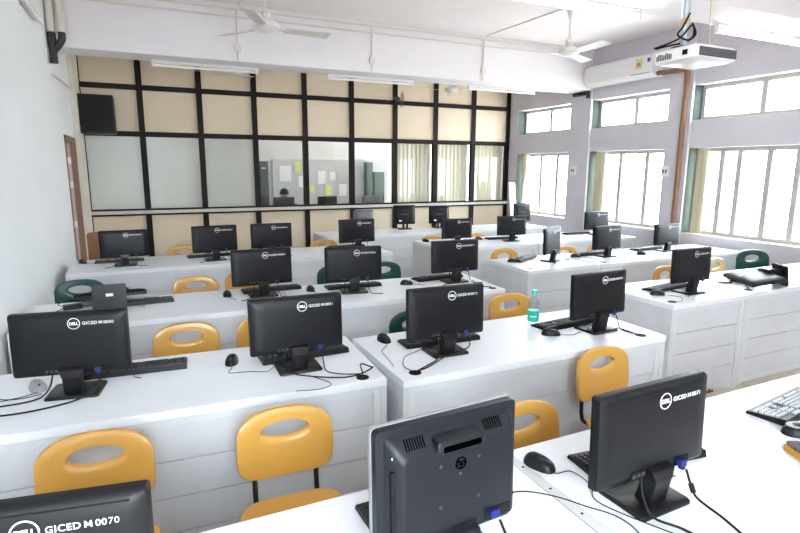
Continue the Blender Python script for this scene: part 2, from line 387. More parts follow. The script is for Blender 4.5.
# ------------------------------------------------------------------ monitors
def wide_monitor_proto():
    e = empty('computer_monitor')
    T = Matrix.Translation((0, -0.012, 0.085)) @ Matrix.Rotation(R(-2), 4, 'X')
    W = 0.2215; H = 0.269
    rs = [rrect(-W, W, 0, H, 0.008, 0.022), rrect(-W, W, 0, H, 0.010, 0.004), rrect(-W+0.003, W-0.003, 0.003, H-0.003, 0.012, -0.006),
          rrect(-W+0.02, W-0.02, 0.014, H-0.016, 0.02, -0.014), rrect(-W+0.05, W-0.05, 0.022, H-0.05, 0.03, -0.018)]
    hs = MB().rings(rs).build('housing', 'black', e, smooth=True, mx=T)
    box('screen', 'screen', -W+0.014, W-0.014, 0.0222, 0.0235, 0.02, H-0.014, e, mx=T)
    box('top_groove', 'port', -W+0.022, W-0.030, -0.0150, -0.0080, H-0.0180, H-0.0150, e, mx=T)
    p = box('port_recess', 'port', -0.105, -0.045, -0.0205, -0.012, 0.012, 0.036, e, mx=T)
    for k in range(3): box('socket', 'mark2', -0.098+0.018*k, -0.088+0.018*k, -0.0225, -0.0205, 0.019, 0.029, p, mx=T)
    box('port_recess', 'port', 0.078, 0.135, -0.0205, -0.012, 0.012, 0.036, e, mx=T)
    pl = MB().box(0.088, 0.113, -0.034, -0.018, 0.010, 0.030).box(0.094, 0.108, -0.034, -0.018, 0.000, 0.010).build('video_plug', 'blue', e, mx=T, bevel=0.002)
    # logo ring and lettering
    lg = MB(); rr = 0.0225
    ring = []
    for k in range(32):
        a = 2*math.pi*k/32; c, s_ = math.cos(a), math.sin(a)
        ring.append([((rr+q[0])*c, q[1], (rr+q[0])*s_) for q in ((-0.0014, 0), (0.0014, 0), (0.0014, -0.001), (-0.0014, -0.001))])
    lg.rings(ring, closed=True, mx=Matrix.Translation((0.022, -0.0185, H-0.048)))
    vs, fs = text_mesh('DELL', 0.0165, 0.0004, 0.0006, 0.9, 'CENTER')
    lg.add(vs, fs, Matrix.Translation((0.022, -0.0190, H-0.0535)) @ RX90)
    l = lg.build('logo_badge', 'mark', e, mx=T); l['label'] = 'white ringed logo with lettering'
    # stand
    nk = MB()
    prof = [(-0.050, 0.030), (-0.047, 0.046)]
    nk.add([(-0.046,-0.016,0.126),(0.046,-0.016,0.126),(0.046,-0.055,0.118),(-0.046,-0.055,0.118),
            (-0.040,0.0,0.085),(0.040,0.0,0.085),(0.034,-0.060,0.085),(-0.034,-0.060,0.085)],
           [(0,1,2,3),(4,7,6,5),(0,3,7,4),(1,5,6,2),(3,2,6,7),(0,4,5,1)])
    nk.add([(-0.034,-0.010,0.086),(0.034,-0.010,0.086),(0.034,-0.058,0.086),(-0.034,-0.058,0.086),
            (-0.034,0.010,0.010),(0.034,0.010,0.010),(0.034,-0.045,0.010),(-0.034,-0.045,0.010)],
           [(0,1,2,3),(4,7,6,5),(0,3,7,4),(1,5,6,2),(3,2,6,7),(0,4,5,1)])
    nk.build('stand_neck', 'blackg', e, bevel=0.003)
    b = [[(x, y, z) for x, z_, y in [(p[0], p[1], p[2]) for p in rrect(-0.102, 0.102, -0.082, 0.085, 0.015, 0)]] for z in (0,)]
    o2 = rrect(-0.102, 0.102, -0.080, 0.088, 0.014, 0); o3 = rrect(-0.098, 0.098, -0.076, 0.084, 0.014, 0)
    MB().rings([[(p[0], p[2], 0.0) for p in o2], [(p[0], p[2], 0.007) for p in o2], [(p[0], p[2], 0.012) for p in o3]]).build('stand_base', 'blackg', e, smooth=True)
    return e
def plate_text(e, s, T=None):
    H = 0.269; T = Matrix.Translation((0, -0.012, 0.085)) @ Matrix.Rotation(R(-2), 4, 'X')
    m = MB(); cur = 0.053; zb = H-0.0545; y_ = -0.0190
    vs, fs = text_mesh('GICED', 0.0185, 0.0003, 0.00025, 1.08)
    m.add(vs, fs, Matrix.Translation((cur, y_, zb)) @ RX90); ch = max(v.y for v in vs)*0.97; cur += max(v.x for v in vs) + 0.006
    a, b_, st = cur, cur+0.0125, 0.0026
    for quad in ([(a, 0), (a+st, 0), (a+st, ch), (a, ch)], [(b_-st, 0), (b_, 0), (b_, ch), (b_-st, ch)],
                 [(a, ch), (a+st*1.1, ch), ((a+b_)/2+st*0.5, ch*0.25), ((a+b_)/2-st*0.5, ch*0.25)], [(b_-st*1.1, ch), (b_, ch), ((a+b_)/2+st*0.5, ch*0.25), ((a+b_)/2-st*0.5, ch*0.25)]):
        vs = [(x_, y_-0.0003, zb+z_) for x_, z_ in quad] + [(x_, y_+0.0003, zb+z_) for x_, z_ in quad]
        m.add(vs, [(0,1,2,3), (7,6,5,4), (0,4,5,1), (1,5,6,2), (2,6,7,3), (3,7,4,0)])
    cur = b_ + 0.005
    for part, off in ((s[-4:-2], 0.00025), (s[-2:], -0.0001)):
        vs, fs = text_mesh(part, 0.0185, 0.0003, off, 1.08)
        m.add(vs, fs, Matrix.Translation((cur, y_, zb)) @ RX90); cur += max(v.x for v in vs) + 0.0018
    o = m.build('asset_number', 'mark', e, mx=T); o['label'] = 'white stencilled asset number'
    return o
def cable_on(e, pts, name='cable', r=0.0028, m='port'):
    return MB().tube(spline(pts), r, 6).build(name, m, e, smooth=True)
WM = wide_monitor_proto()
_first = [True]
def monitor(x, y, rz, label, num=None, z=DZ, sc=1.0, cables=None, group='widescreen monitors with a white ringed logo', rx=0):
    if _first[0]: o = WM; _first[0] = False
    else: o = copy_tree(WMsrc)
    o.location = (x, y, z); o.rotation_euler = (R(rx), 0, R(rz)); o.scale = (sc, sc, sc)
    tag(o, label, 'monitor', group)
    return o, num
jobs = [
 # x, y, yaw, scale, number, cable set, label
 (-0.262, 1.065, -9, 1.0, 'GICED M 0070', 'near', 'black widescreen monitor marked 0070, cut off at the bottom left corner'),
 (-0.345, 2.52, -9, 0.99, 'GICED M 0080', 'left', 'black widescreen monitor marked 0080 beside the left wall, grey mouse behind it'),
 (0.579, 2.415, -0.8, 0.99, 'GICED M 0081', 'grR', 'black widescreen monitor marked 0081, right of the pair on the left second-row desk'),
 (1.332, 2.329, -1.2, 0.985, 'GICED M 0072', 'grL', 'black widescreen monitor marked 0072 on the water bottle desk, left of the bottle'),
 (2.347, 2.308, 4.4, 0.983, 'GICED M 0074', 'right', 'black widescreen monitor right of the water bottle'),
 (1.240, 0.990, 2, 0.99, 'GICED M 0071', 'big', 'large black widescreen monitor marked 0071 in the right foreground'),
 (0.706, 3.968, 1.4, 0.99, 'GICED M 0081', 'std', 'black widescreen monitor in the third row, just right of the laid-down monitor'),
 (1.365, 3.816, -8, 0.99, 'GICED M 0061', 'std', 'black widescreen monitor in the third row standing between two green chairs'),
 (2.271, 3.837, -0.2, 0.99, 'GICED M 0077', 'std', 'black widescreen monitor at the aisle end of the third row'),
 (-0.27, 5.76, 1, 0.96, 'GICED M 0052', 'std', 'black widescreen monitor in the far left row in front of the orange wooden chair'),
 (0.56, 5.74, 5, 1.0, 'GICED M 0053', 'std', 'black widescreen monitor second from the left wall in the far left row'),
 (1.15, 5.82, -2, 0.98, 'GICED M 0054', 'std', 'black widescreen monitor third from the left wall in the far left row'),
 (2.14, 5.85, 3, 1.0, 'GICED M 0055', 'std', 'black widescreen monitor at the aisle end of the far left row'),
 (3.42, 5.75, -4, 0.92, 'GICED M 0064', 'std', 'black widescreen monitor leftmost on the far right block desks'),
 (4.26, 5.77, -8, 0.93, 'GICED M 0065', 'std', 'black widescreen monitor on the far right block beside a dark blue mouse'),
 (5.83, 5.88, -4, 0.94, 'GICED M 0066', 'std', 'black widescreen monitor before the middle window, far right block'),
 (3.715, 4.34, 30, 0.98, 'GICED M 0060', 'std', 'black widescreen monitor twisted sideways on the short middle right desk'),
 (4.464, 4.33, 2.9, 0.946, 'GICED M 0067', 'std', 'black widescreen monitor on the long middle right desk, left one of its two'),
 (5.42, 4.36, 1, 0.905, 'GICED M 0068', 'std', 'black widescreen monitor before the brown wall pipe, middle right row'),
 (3.74, 2.765, 2.3, 0.978, 'GICED M 0075', 'std', 'black widescreen monitor on the short near right desk at the aisle'),
]
WMsrc = WM
srcs = []
for i, (x, y, rz, sc, num, cab, lab) in enumerate(jobs):
    o = copy_tree(WM) if i else None
    if i == 0:
        srcs.append(None); continue
    o.location = (x, y, DZ); o.rotation_euler = (0, 0, R(rz)); o.scale = (sc,)*3; tag(o, lab, 'monitor', 'widescreen monitors with a white ringed logo'); srcs.append(o)
x, y, rz, sc, num, cab, lab = jobs[0]
lay1, lay2 = copy_tree(WM), copy_tree(WM)
WM.location = (x, y, DZ); WM.rotation_euler = (0, 0, R(rz)); WM.scale = (sc,)*3; tag(WM, lab, 'monitor', 'widescreen monitors with a white ringed logo'); srcs[0] = WM
_tm = {}
for o, j in zip(srcs, jobs):
    t = plate_text(o, j[4])
    inv = lambda X, Y, Z=0.0: tuple(Matrix.Rotation(-R(j[2]), 3, 'Z') @ Vector((X-j[0], Y-j[1], 0))/j[3] + Vector((0, 0, Z)))
    a = (0.104, -0.05, 0.09); b = (-0.07, -0.035, 0.105)
    c = j[5]
    if c == 'grL':
        cable_on(o, [a, (0.104, -0.075, 0.05), (0.09, -0.05, 0.018), (-0.02, -0.085, 0.016), inv(1.15, 2.16, .006), inv(1.065, 2.135, .004)])
        cable_on(o, [b, (-0.075, -0.07, 0.05), (-0.10, -0.10, 0.008), inv(1.17, 2.19, .006), inv(1.06, 2.13, .004)], r=0.0035)
        cable_on(o, [(-0.05, 0.1, 0.004), (-0.15, 0.05, 0.004), inv(1.10, 2.33, .004), inv(1.045, 2.22, .004), inv(1.055, 2.13, .004)], r=0.0018)
    elif c == 'grR':
        cable_on(o, [a, (0.104, -0.075, 0.05), (0.11, -0.11, 0.006), inv(0.74, 2.24, .006), inv(0.82, 2.21, .004)])
        cable_on(o, [b, (-0.075, -0.07, 0.04), (-0.04, -0.12, 0.016), inv(0.70, 2.21, .006), inv(0.80, 2.20, .006), inv(0.88, 2.22, .02), inv(0.89, 2.27, .008), inv(0.85, 2.29, .02), inv(0.83, 2.21, .004)], r=0.0035)
        cable_on(o, [(0.02, -0.125, .004), inv(0.66, 2.16, .004), inv(0.60, 2.12, .004), inv(0.50, 2.14, .004)], r=0.0018)
    elif c == 'left':
        cable_on(o, [a, (0.104, -0.07, 0.05), (0.03, -0.105, 0.006), inv(-0.50, 2.36, .006), inv(-0.66, 2.38, .006), inv(-0.79, 2.42, .006)], r=0.0035)
        cable_on(o, [b, (-0.08, -0.06, 0.05), (-0.13, -0.06, 0.006), inv(-0.60, 2.46, .006), inv(-0.72, 2.47, .006), inv(-0.79, 2.5, .006)], r=0.0035)
        cable_on(o, [(-0.13, 0.0, 0.004), (-0.2, -0.03, 0.004), inv(-0.62, 2.55, .004), inv(-0.66, 2.66, .004)], r=0.0018)
    elif c == 'right':
        cable_on(o, [a, (0.104, -0.07, 0.05), (0.12, -0.08, 0.006), inv(2.48, 2.14, .006), inv(2.50, 2.12, .004)], r=0.003)
        cable_on(o, [b, (-0.08, -0.06, 0.04), (-0.03, -0.11, 0.016), (0.12, -0.05, 0.006), inv(2.49, 2.13, .004)], r=0.003)
    elif c == 'big':
        cable_on(o, [a, (0.104, -0.07, 0.05), (0.11, -0.09, 0.018), (0.11, -0.17, 0.004), (0.08, -0.26, 0.004)], r=0.0035)
        MB().tube([(0.104, -0.068, 0.055), (0.106, -0.078, 0.032)], 0.0075, 10).build('ferrite_bead', 'port', o, smooth=True)
        cable_on(o, [b, (-0.08, -0.055, 0.06), (-0.075, -0.09, 0.016), (-0.03, -0.15, 0.004), (-0.01, -0.26, 0.004)], r=0.0035)
    elif c == 'near':
        cable_on(o, [a, (0.104, -0.07, 0.05), (0.11, -0.1, 0.006), (0.12, -0.2, 0.004)])
    else:
        cable_on(o, [a, (0.104, -0.065, 0.05), (0.115, -0.085, 0.006), (0.15, -0.12, 0.004), (0.20, -0.135, 0.004)])
        cable_on(o, [b, (-0.08, -0.05, 0.05), (-0.09, -0.07, 0.018), (-0.14, -0.10, 0.004), (-0.18, -0.12, 0.004)], r=0.003)
# two monitors laid on their screens, foot plates standing up
for o, (x, y, rz), lab in ((lay1, (-0.30, 3.98, 0), 'black monitor lying on its screen near the left wall, slotted foot plate upright'),
                           (lay2, (4.70, 2.66, 62), 'black monitor lying on its screen on the long near right desk, foot plate upright')):
    o.location = (x, y, DZ+0.0875); o.rotation_mode = 'XYZ'
    o.rotation_euler = (R(-98.5), 0, R(rz)); tag(o, lab, 'monitor', 'monitors laid face down')
    MB().box(-0.022, 0.022, -0.02, 0.0, -0.002, -0.0005).build('foot_slot', 'mark', o)

def charcoal_square():
    e = empty('computer_monitor', (0.592, 1.010, DZ), 3.7, 'large square charcoal monitor with silver bezel edge in the bottom foreground', 'monitor')
    T = Matrix.Translation((0, -0.02, 0.0716)) @ Matrix.Rotation(R(-1.5), 4, 'X'); W = 0.1955; H = 0.310
    MB().rings([rrect(-W, W, 0, H, 0.010, 0.040), rrect(-W, W, 0, H, 0.012, 0.028)]).build('bezel', 'silver', e, smooth=True, mx=T)
    rs = [rrect(-W+0.002, W-0.002, 0.002, H-0.002, 0.012, 0.028), rrect(-W+0.003, W-0.003, 0.003, H-0.003, 0.012, 0.008), rrect(-W+0.020, W-0.020, 0.018, H-0.020, 0.014, 0.004),
          rrect(-W+0.022, W-0.022, 0.020, H-0.022, 0.014, 0.000), rrect(-W+0.048, W-0.036, 0.03, H-0.060, 0.018, -0.028), rrect(-W+0.056, W-0.044, 0.038, H-0.068, 0.018, -0.031)]
    MB().rings(rs).build('housing', 'charcoal', e, smooth=True, mx=T)
    box('screen', 'screen', -W+0.016, W-0.016, 0.0402, 0.0415, 0.018, H-0.016, e, mx=T)
    # handle; the shade in its opening is a flat black plate
    MB().rings([rrect(-0.064, 0.064, H-0.070, H-0.032, 0.010, -0.004), rrect(-0.064, 0.064, H-0.066, H-0.036, 0.010, -0.040), rrect(-0.058, 0.058, H-0.062, H-0.041, 0.010, -0.044)]).build('handle', 'charcoal', e, smooth=True, mx=T)
    box('handle_recess', 'void', -0.050, 0.050, -0.0455, -0.043, H-0.0615, H-0.0475, e, mx=T)
    sl = (0.028/0.040)      # the top slope carries the vents, black bars for the slots' shade
    for x0 in (-0.132, 0.080):
        v = MB()
        for k in range(8):
            x = x0+k*0.0066
            z1_, z0_ = H-0.027, H-0.056
            y1_, y0_ = -(H-0.022-z1_)*sl, -(H-0.022-z0_)*sl
            v.add([(x, y0_-0.001, z0_), (x+0.0036, y0_-0.001, z0_), (x+0.0036, y1_-0.001, z1_), (x, y1_-0.001, z1_), (x, y0_+0.004, z0_), (x+0.0036, y0_+0.004, z0_), (x+0.0036, y1_+0.004, z1_), (x, y1_+0.004, z1_)],
                  [(3,2,1,0),(4,5,6,7),(0,1,5,4),(1,2,6,5),(2,3,7,6),(3,0,4,7)])
        v.build('vent', 'void', e, mx=T)
    lg = MB(); ring = []
    for k in range(28):
        a = 2*math.pi*k/28
        ring.append([((0.0135+q[0])*math.cos(a), q[1], (0.0135+q[0])*math.sin(a)) for q in ((-0.0015, 0), (0.0015, 0), (0.0015, -0.001), (-0.0015, -0.001))])
    lg.rings(ring, closed=True, mx=Matrix.Translation((0.004, -0.0315, H-0.104)))
    sk = Matrix.Shear('XZ', 4, (0.0, 0.0))
    vs, fs = text_mesh('hp', 0.024, 0.0004, 0.0003, 0.9, 'CENTER')
    lg.add([(v.x+0.25*v.y, v.y, v.z) for v in vs], fs, Matrix.Translation((0.003, -0.0318, H-0.110)) @ RX90)
    lg.build('logo_badge', 'void', e, mx=T)
    for x, z in ((-0.05, 0.21), (0.055, 0.21), (-0.05, 0.11), (0.055, 0.11), (0.003, 0.18)):
        MB().lathe([(0.004, 0), (0.004, 0.001), (0.002, 0.0015)], 12, Matrix.Translation((x, -0.031, z)) @ RX90).build('screw', 'mark2', e, mx=T)
    box('spec_plate', 'black', -W+0.0275, -W+0.040, -0.018, -0.008, 0.07, H-0.09, e, mx=T)
    for z in (0.05, 0.25): MB().lathe([(0.003, 0), (0.003, 0.001)], 10, Matrix.Translation((-W+0.034, -0.012, z)) @ RX90).build('screw', 'mark', e, mx=T)
    p = box('port_recess', 'port', 0.075, 0.150, -0.033, -0.01, 0.040, 0.066, e, mx=T)
    MB().box(0.085, 0.112, -0.044, -0.030, 0.044, 0.064).build('video_plug', 'blue', e, mx=T, bevel=0.002)
    box('port_recess', 'port', -0.02, 0.05, -0.033, -0.02, 0.040, 0.052, e, mx=T)
    MB().add([(-0.05,-0.045,0.12),(0.05,-0.045,0.12),(0.05,-0.07,0.112),(-0.05,-0.07,0.112),(-0.055,0.0,0.012),(0.055,0.0,0.012),(0.055,-0.075,0.012),(-0.055,-0.075,0.012)],
             [(0,1,2,3),(4,7,6,5),(0,3,7,4),(1,5,6,2),(3,2,6,7),(0,4,5,1)]).build('stand_neck', 'charcoal', e, bevel=0.004)
    o2 = rrect(-0.13, 0.13, -0.10, 0.12, 0.04, 0)
    MB().rings([[(p_[0], p_[2], 0) for p_ in o2], [(p_[0]*.98, p_[2]*.98, 0.012) for p_ in o2]]).build('stand_base', 'charcoal', e, smooth=True)
    cable_on(e, [(0.10, -0.075, 0.12), (0.11, -0.10, 0.08), (0.15, -0.14, 0.02), (0.17, -0.20, 0.004), (0.17, -0.28, 0.004)], r=0.0035)
charcoal_square()

def square_monitor_proto():
    e = empty('computer_monitor')
    T = Matrix.Translation((0, -0.01, 0.075)) @ Matrix.Rotation(R(-3), 4, 'X'); W = 0.175; H = 0.295
    MB().rings([rrect(-W, W, 0, H, 0.010, 0.03), rrect(-W, W, 0, H, 0.012, 0.008), rrect(-W+0.02, W-0.02, 0.02, H-0.02, 0.014, 0.0), rrect(-W+0.045, W-0.045, 0.04, H-0.04, 0.02, -0.03)]).build('housing', 'black', e, smooth=True, mx=T)
    box('screen', 'screen', -W+0.016, W-0.016, 0.0302, 0.0315, 0.018, H-0.016, e, mx=T)
    box('brand_plate', 'mark2', -0.06, 0.06, -0.0312, -0.030, H*0.5, H*0.5+0.012, e, mx=T)
    box('rating_sticker', 'mark', -0.10, -0.06, -0.0312, -0.028, 0.045, 0.065, e, mx=T)
    for s in (-1, 1): box('stand_neck', 'blackg', s*0.03-0.012, s*0.03+0.012, -0.05, -0.02, 0.01, 0.13, e)
    o2 = rrect(-0.11, 0.11, -0.09, 0.09, 0.05, 0)
    MB().rings([[(p[0], p[2], 0) for p in o2], [(p[0]*.97, p[2]*.97, 0.014) for p in o2]]).build('stand_base', 'blackg', e, smooth=True)
    return e
SM = square_monitor_proto()
sq = [(3.56, 7.58, -6, 1.0, 'squarish black monitor on the rearmost desk, left of the pair against the partition'),
      (4.14, 7.52, -10, 0.95, 'squarish black monitor on the rearmost desk, partly behind the leftmost far right monitor'),
      (5.60, 7.30, 4, 1.0, 'squarish black monitor on the rearmost desk in front of the corner window')]
for i, (x, y, rz, sc, lab) in enumerate(sq[1:] + [None][:0]):
    o = copy_tree(SM); o.location = (x, y, DZ); o.rotation_euler = (0, 0, R(rz)); o.scale = (sc,)*3; tag(o, lab, 'monitor', 'squarish monitors on the rearmost desks')
g_ = copy_tree(SM); g_.location = (2.86, 7.52, DZ); g_.rotation_euler = (0, 0, R(-4)); g_.scale = (0.86,)*3
tag(g_, 'small grey squarish monitor on the rearmost desk by the partition', 'monitor')
for ch in g_.children:
    if ch.name.startswith('housing'):
        ch.data = ch.data.copy(); ch.data.materials[0] = mat('grey_plastic', '#63666a', 0.45, 0.5)
x, y, rz, sc, lab = sq[0]; SM.location = (x, y, DZ); SM.rotation_euler = (0, 0, R(rz)); tag(SM, lab, 'monitor', 'squarish monitors on the rearmost desks')

# ------------------------------------------------------------------ keyboards and mice
def keyboard_proto(km, bm_):
    e = empty('computer_keyboard'); W, D = 0.222, 0.072
    b = MB().add([(-W,-D,0),(W,-D,0),(W,D,0),(-W,D,0),(-W+.003,-D+.003,0.026),(W-.003,-D+.003,0.026),(W-.003,D-.003,0.012),(-W+.003,D-.003,0.012)],
                 [(3,2,1,0),(4,5,6,7),(0,1,5,4),(1,2,6,5),(2,3,7,6),(3,0,4,7)]).build('case', bm_, e, bevel=0.002)
    k = MB()
    def key(x, y, w_, d=0.0155):
        z = 0.026 - (y+D-.003)/(2*D-.006)*0.014
        x0, x1, y0, y1 = x-w_/2, x+w_/2, y-d/2, y+d/2
        k.add([(x0,y0,z),(x1,y0,z),(x1,y1,z),(x0,y1,z),(x0+.0025,y0+.002,z+.006),(x1-.0025,y0+.002,z+.006),(x1-.0025,y1-.002,z+.006),(x0+.0025,y1-.002,z+.006)],
              [(3,2,1,0),(4,5,6,7),(0,1,5,4),(1,2,6,5),(2,3,7,6),(3,0,4,7)])
    # local -Y is the far (function-key) side because users sit on +Y
    rows = [-0.056, -0.034, -0.0155, 0.003, 0.0215, 0.040]
    for ri, y in enumerate(rows):
        xs = [0.205-0.0185*i for i in range(15)]
        if ri == 5:
            for i in (0, 1, 2): key(xs[i]-0.003*i, y, 0.019)
            key(0.085, y, 0.105)
            for i in (11, 12, 13, 14): key(xs[i], y, 0.0165)
        else:
            for x_ in xs: key(x_, y, 0.0165)
        for i in range(3):
            if ri not in (3, 4) or (ri == 4 and i == 1): key(-0.0895-0.0185*i, y, 0.0165)
        if ri: 
            for i in range(4): key(-0.152-0.0185*i, y, 0.0165)
    k.build('keys', km, e)
    MB().tube(spline([(0.0, -D, 0.008), (0.0, -D-0.03, 0.003), (0.03, -D-0.06, 0.003)]), 0.0018, 6).build('cord', 'port', e, smooth=True)
    return e
KB = keyboard_proto('key', 'black')
kbs = [(-0.12, 2.70, -4, 'black keyboard behind the monitor marked 0080'), (0.65, 2.585, 2, 'black keyboard behind the monitor marked 0081'),
 (1.39, 2.50, -2, 'black keyboard behind the monitor marked 0072'), (2.26, 2.475, 6, 'black keyboard beneath and left of the monitor by the water bottle'),
 (1.40, 1.16, -6, 'black keyboard behind the monitor marked 0071'), (0.68, 1.225, 2, 'black keyboard behind the square charcoal monitor'),
 (0.80, 4.135, 1, 'black keyboard behind the third-row monitor right of the laid-down monitor'), (1.42, 3.99, -2, 'black keyboard behind the third-row monitor between green chairs'),
 (2.20, 4.01, 3, 'black keyboard behind the third-row monitor at the aisle'), (-0.13, 4.085, 3, 'black keyboard pushed against the laid-down monitor by the left wall'),
 (-0.33, 6.02, 2, 'black keyboard behind the monitor before the orange wooden chair'), (0.52, 6.02, 4, 'black keyboard behind the second monitor of the far left row'),
 (2.08, 6.08, 3, 'black keyboard behind the aisle-end monitor of the far left row'), (4.28, 6.02, -3, 'black keyboard on the far right block near the dark blue mouse'),
 (5.62, 6.06, 2, 'black keyboard left of the monitor before the middle window'), (4.42, 4.50, 2, 'black keyboard on the long middle right desk, left set'),
 (5.30, 4.53, 6, 'black keyboard on the long middle right desk, right set'), (3.50, 4.53, 30, 'black keyboard beside the twisted monitor on the short desk'),
 (3.70, 2.94, 8, 'black keyboard behind the monitor on the short near right desk'), (4.75, 2.98, 15, 'black keyboard behind the laid-down monitor, near right row')]
ksrc = []
for i, (x, y, rz, lab) in enumerate(kbs[1:]):
    o = copy_tree(KB); o.location = (x, y, DZ); o.rotation_euler = (0, 0, R(rz)); tag(o, lab, 'keyboard', 'black keyboards on the desks')
K2 = keyboard_proto('keytop', 'black'); K2.location = (2.285, 1.185, DZ); K2.rotation_euler = (0, 0, R(8))
tag(K2, 'keyboard with pale shiny keycaps at the right edge, above the duster', 'keyboard')
x, y, rz, lab = kbs[0]; KB.location = (x, y, DZ); KB.rotation_euler = (0, 0, R(rz)); tag(KB, lab, 'keyboard', 'black keyboards on the desks')

def mouse_proto(m='black'):
    e = empty('computer_mouse'); n = 20; rs = []
    for i in range(9):
        t = i/8*math.pi/2; r = math.cos(t)**0.6 if i < 8 else 0.02; z = 0.036*math.sin(t)
        rs.append([(0.031*r*math.copysign(abs(math.cos(a))**0.8, math.cos(a)), 0.054*r*math.copysign(abs(math.sin(a))**0.85, math.sin(a)) , z*(1+0.12*math.sin(a))) for a in [2*math.pi*k/n for k in range(n)]])
    MB().rings(rs).build('shell', m, e, smooth=True)
    MB().lathe([(0.001, -0.004), (0.009, -0.004), (0.009, 0.004), (0.001, 0.004)], 14, Matrix.Translation((0, -0.03, 0.024)) @ Matrix.Rotation(R(90), 4, 'Y')).build('scroll_wheel', 'mark2', e, smooth=True)
    return e
MS = mouse_proto()
# x, y, yaw, cord points in world xy, label
mice = [
 (0.30, 2.61, -15, [(0.29, 2.53), (0.27, 2.47), (0.36, 2.45), (0.43, 2.42), (0.47, 2.46)], 'black mouse on the second-row left desk, alone on the open tabletop'),
 (1.11, 2.62, 5, [(1.10, 2.55), (1.03, 2.46), (1.02, 2.38), (1.01, 2.31), (1.00, 2.24)], 'black mouse at the left edge of the water bottle desk'),
 (2.03, 2.335, 60, [(2.09, 2.30), (2.14, 2.28), (2.22, 2.30)], 'black mouse in front of the keyboard right of the water bottle'),
 (1.07, 1.25, 20, [(1.09, 1.19), (1.14, 1.18), (1.14, 1.10), (1.10, 1.04), (1.12, 0.96), (1.20, 0.80)], 'black mouse on the foreground desk beside the grey screwed strip'),
 (0.46, 4.06, 0, [(0.46, 4.0), (0.50, 3.9)], 'black mouse left of the monitor beside the laid-down one, third row'),
 (1.07, 3.98, 0, [(1.07, 3.92), (1.10, 3.85)], 'black mouse between the two left monitors of the third row'),
 (1.85, 3.89, 70, [(1.91, 3.87), (1.97, 3.80)], 'black mouse left of the aisle-end monitor, third row'),
 (-0.66, 6.05, 30, [(-0.62, 6.0), (-0.5, 5.98)], 'black mouse in the far left corner beside the wall'),
 (3.19, 6.14, 20, [(3.21, 6.07), (3.3, 6.0)], 'black mouse on the left end of the far right block'),
 (5.25, 6.12, 70, [(5.31, 6.10), (5.4, 6.0)], 'black mouse left of the monitor before the middle window'),
 (3.30, 4.43, 60, [(3.35, 4.38), (3.36, 4.25), (3.24, 4.07)], 'black mouse left of the twisted monitor'),
 (4.12, 4.42, 60, [(4.17, 4.38), (4.2, 4.25), (4.15, 4.07)], 'black mouse at the left end of the long middle right desk'),
 (4.93, 4.27, 70, [(4.99, 4.26), (5.04, 4.2)], 'black mouse left of the monitor before the brown pipe'),
 (3.44, 2.80, 60, [(3.50, 2.75), (3.52, 2.66), (3.42, 2.58), (3.36, 2.60)], 'black mouse left of the monitor on the short near right desk'),
]
def put_mouse(o, x, y, rz, cord, lab, group='black mice on the desks'):
    o.location = (x, y, DZ); o.rotation_euler = (0, 0, R(rz)); tag(o, lab, 'mouse', group)
    mi = Matrix.Rotation(-R(rz), 3, 'Z')
    pts = [(0, -0.05, 0.006)] + [tuple(mi @ Vector((a-x, b-y, 0.0028))) for a, b in cord]
    MB().tube(spline(pts), 0.0016, 6).build('cord', 'port', o, smooth=True)
ms = [MS] + [copy_tree(MS) for _ in mice[1:]]
# grey and blue and large ones
mg = mouse_proto('silver'); mb_ = mouse_proto(mat('navy_plastic', '#1c2238', 0.35, 0.5)); ml = mouse_proto(); ml.scale = (1.25, 1.5, 1.0)
for o, a in zip(ms, mice): put_mouse(o, *a)
put_mouse(mg, -0.50, 2.62, 20, [(-0.53, 2.55), (-0.62, 2.52), (-0.74, 2.50)], 'silver and black mouse behind the monitor marked 0080', None)
put_mouse(mb_, 3.94, 6.05, 60, [(4.08, 6.02), (4.12, 5.9)], 'dark blue mouse on the far right block', None)
put_mouse(ml, 2.085, 1.025, 62, [(2.14, 1.03), (2.3, 1.0)], 'large black mouse between the pale keyboard and the duster', None)
MB().rings([[(0.024*math.cos(a), 0.042*math.sin(a)+0.005, 0.0325+q) for a in [2*math.pi*k/16 for k in range(16)]] for q in (0, 0.004)]).build('grey_top', 'silver', ml, smooth=True)

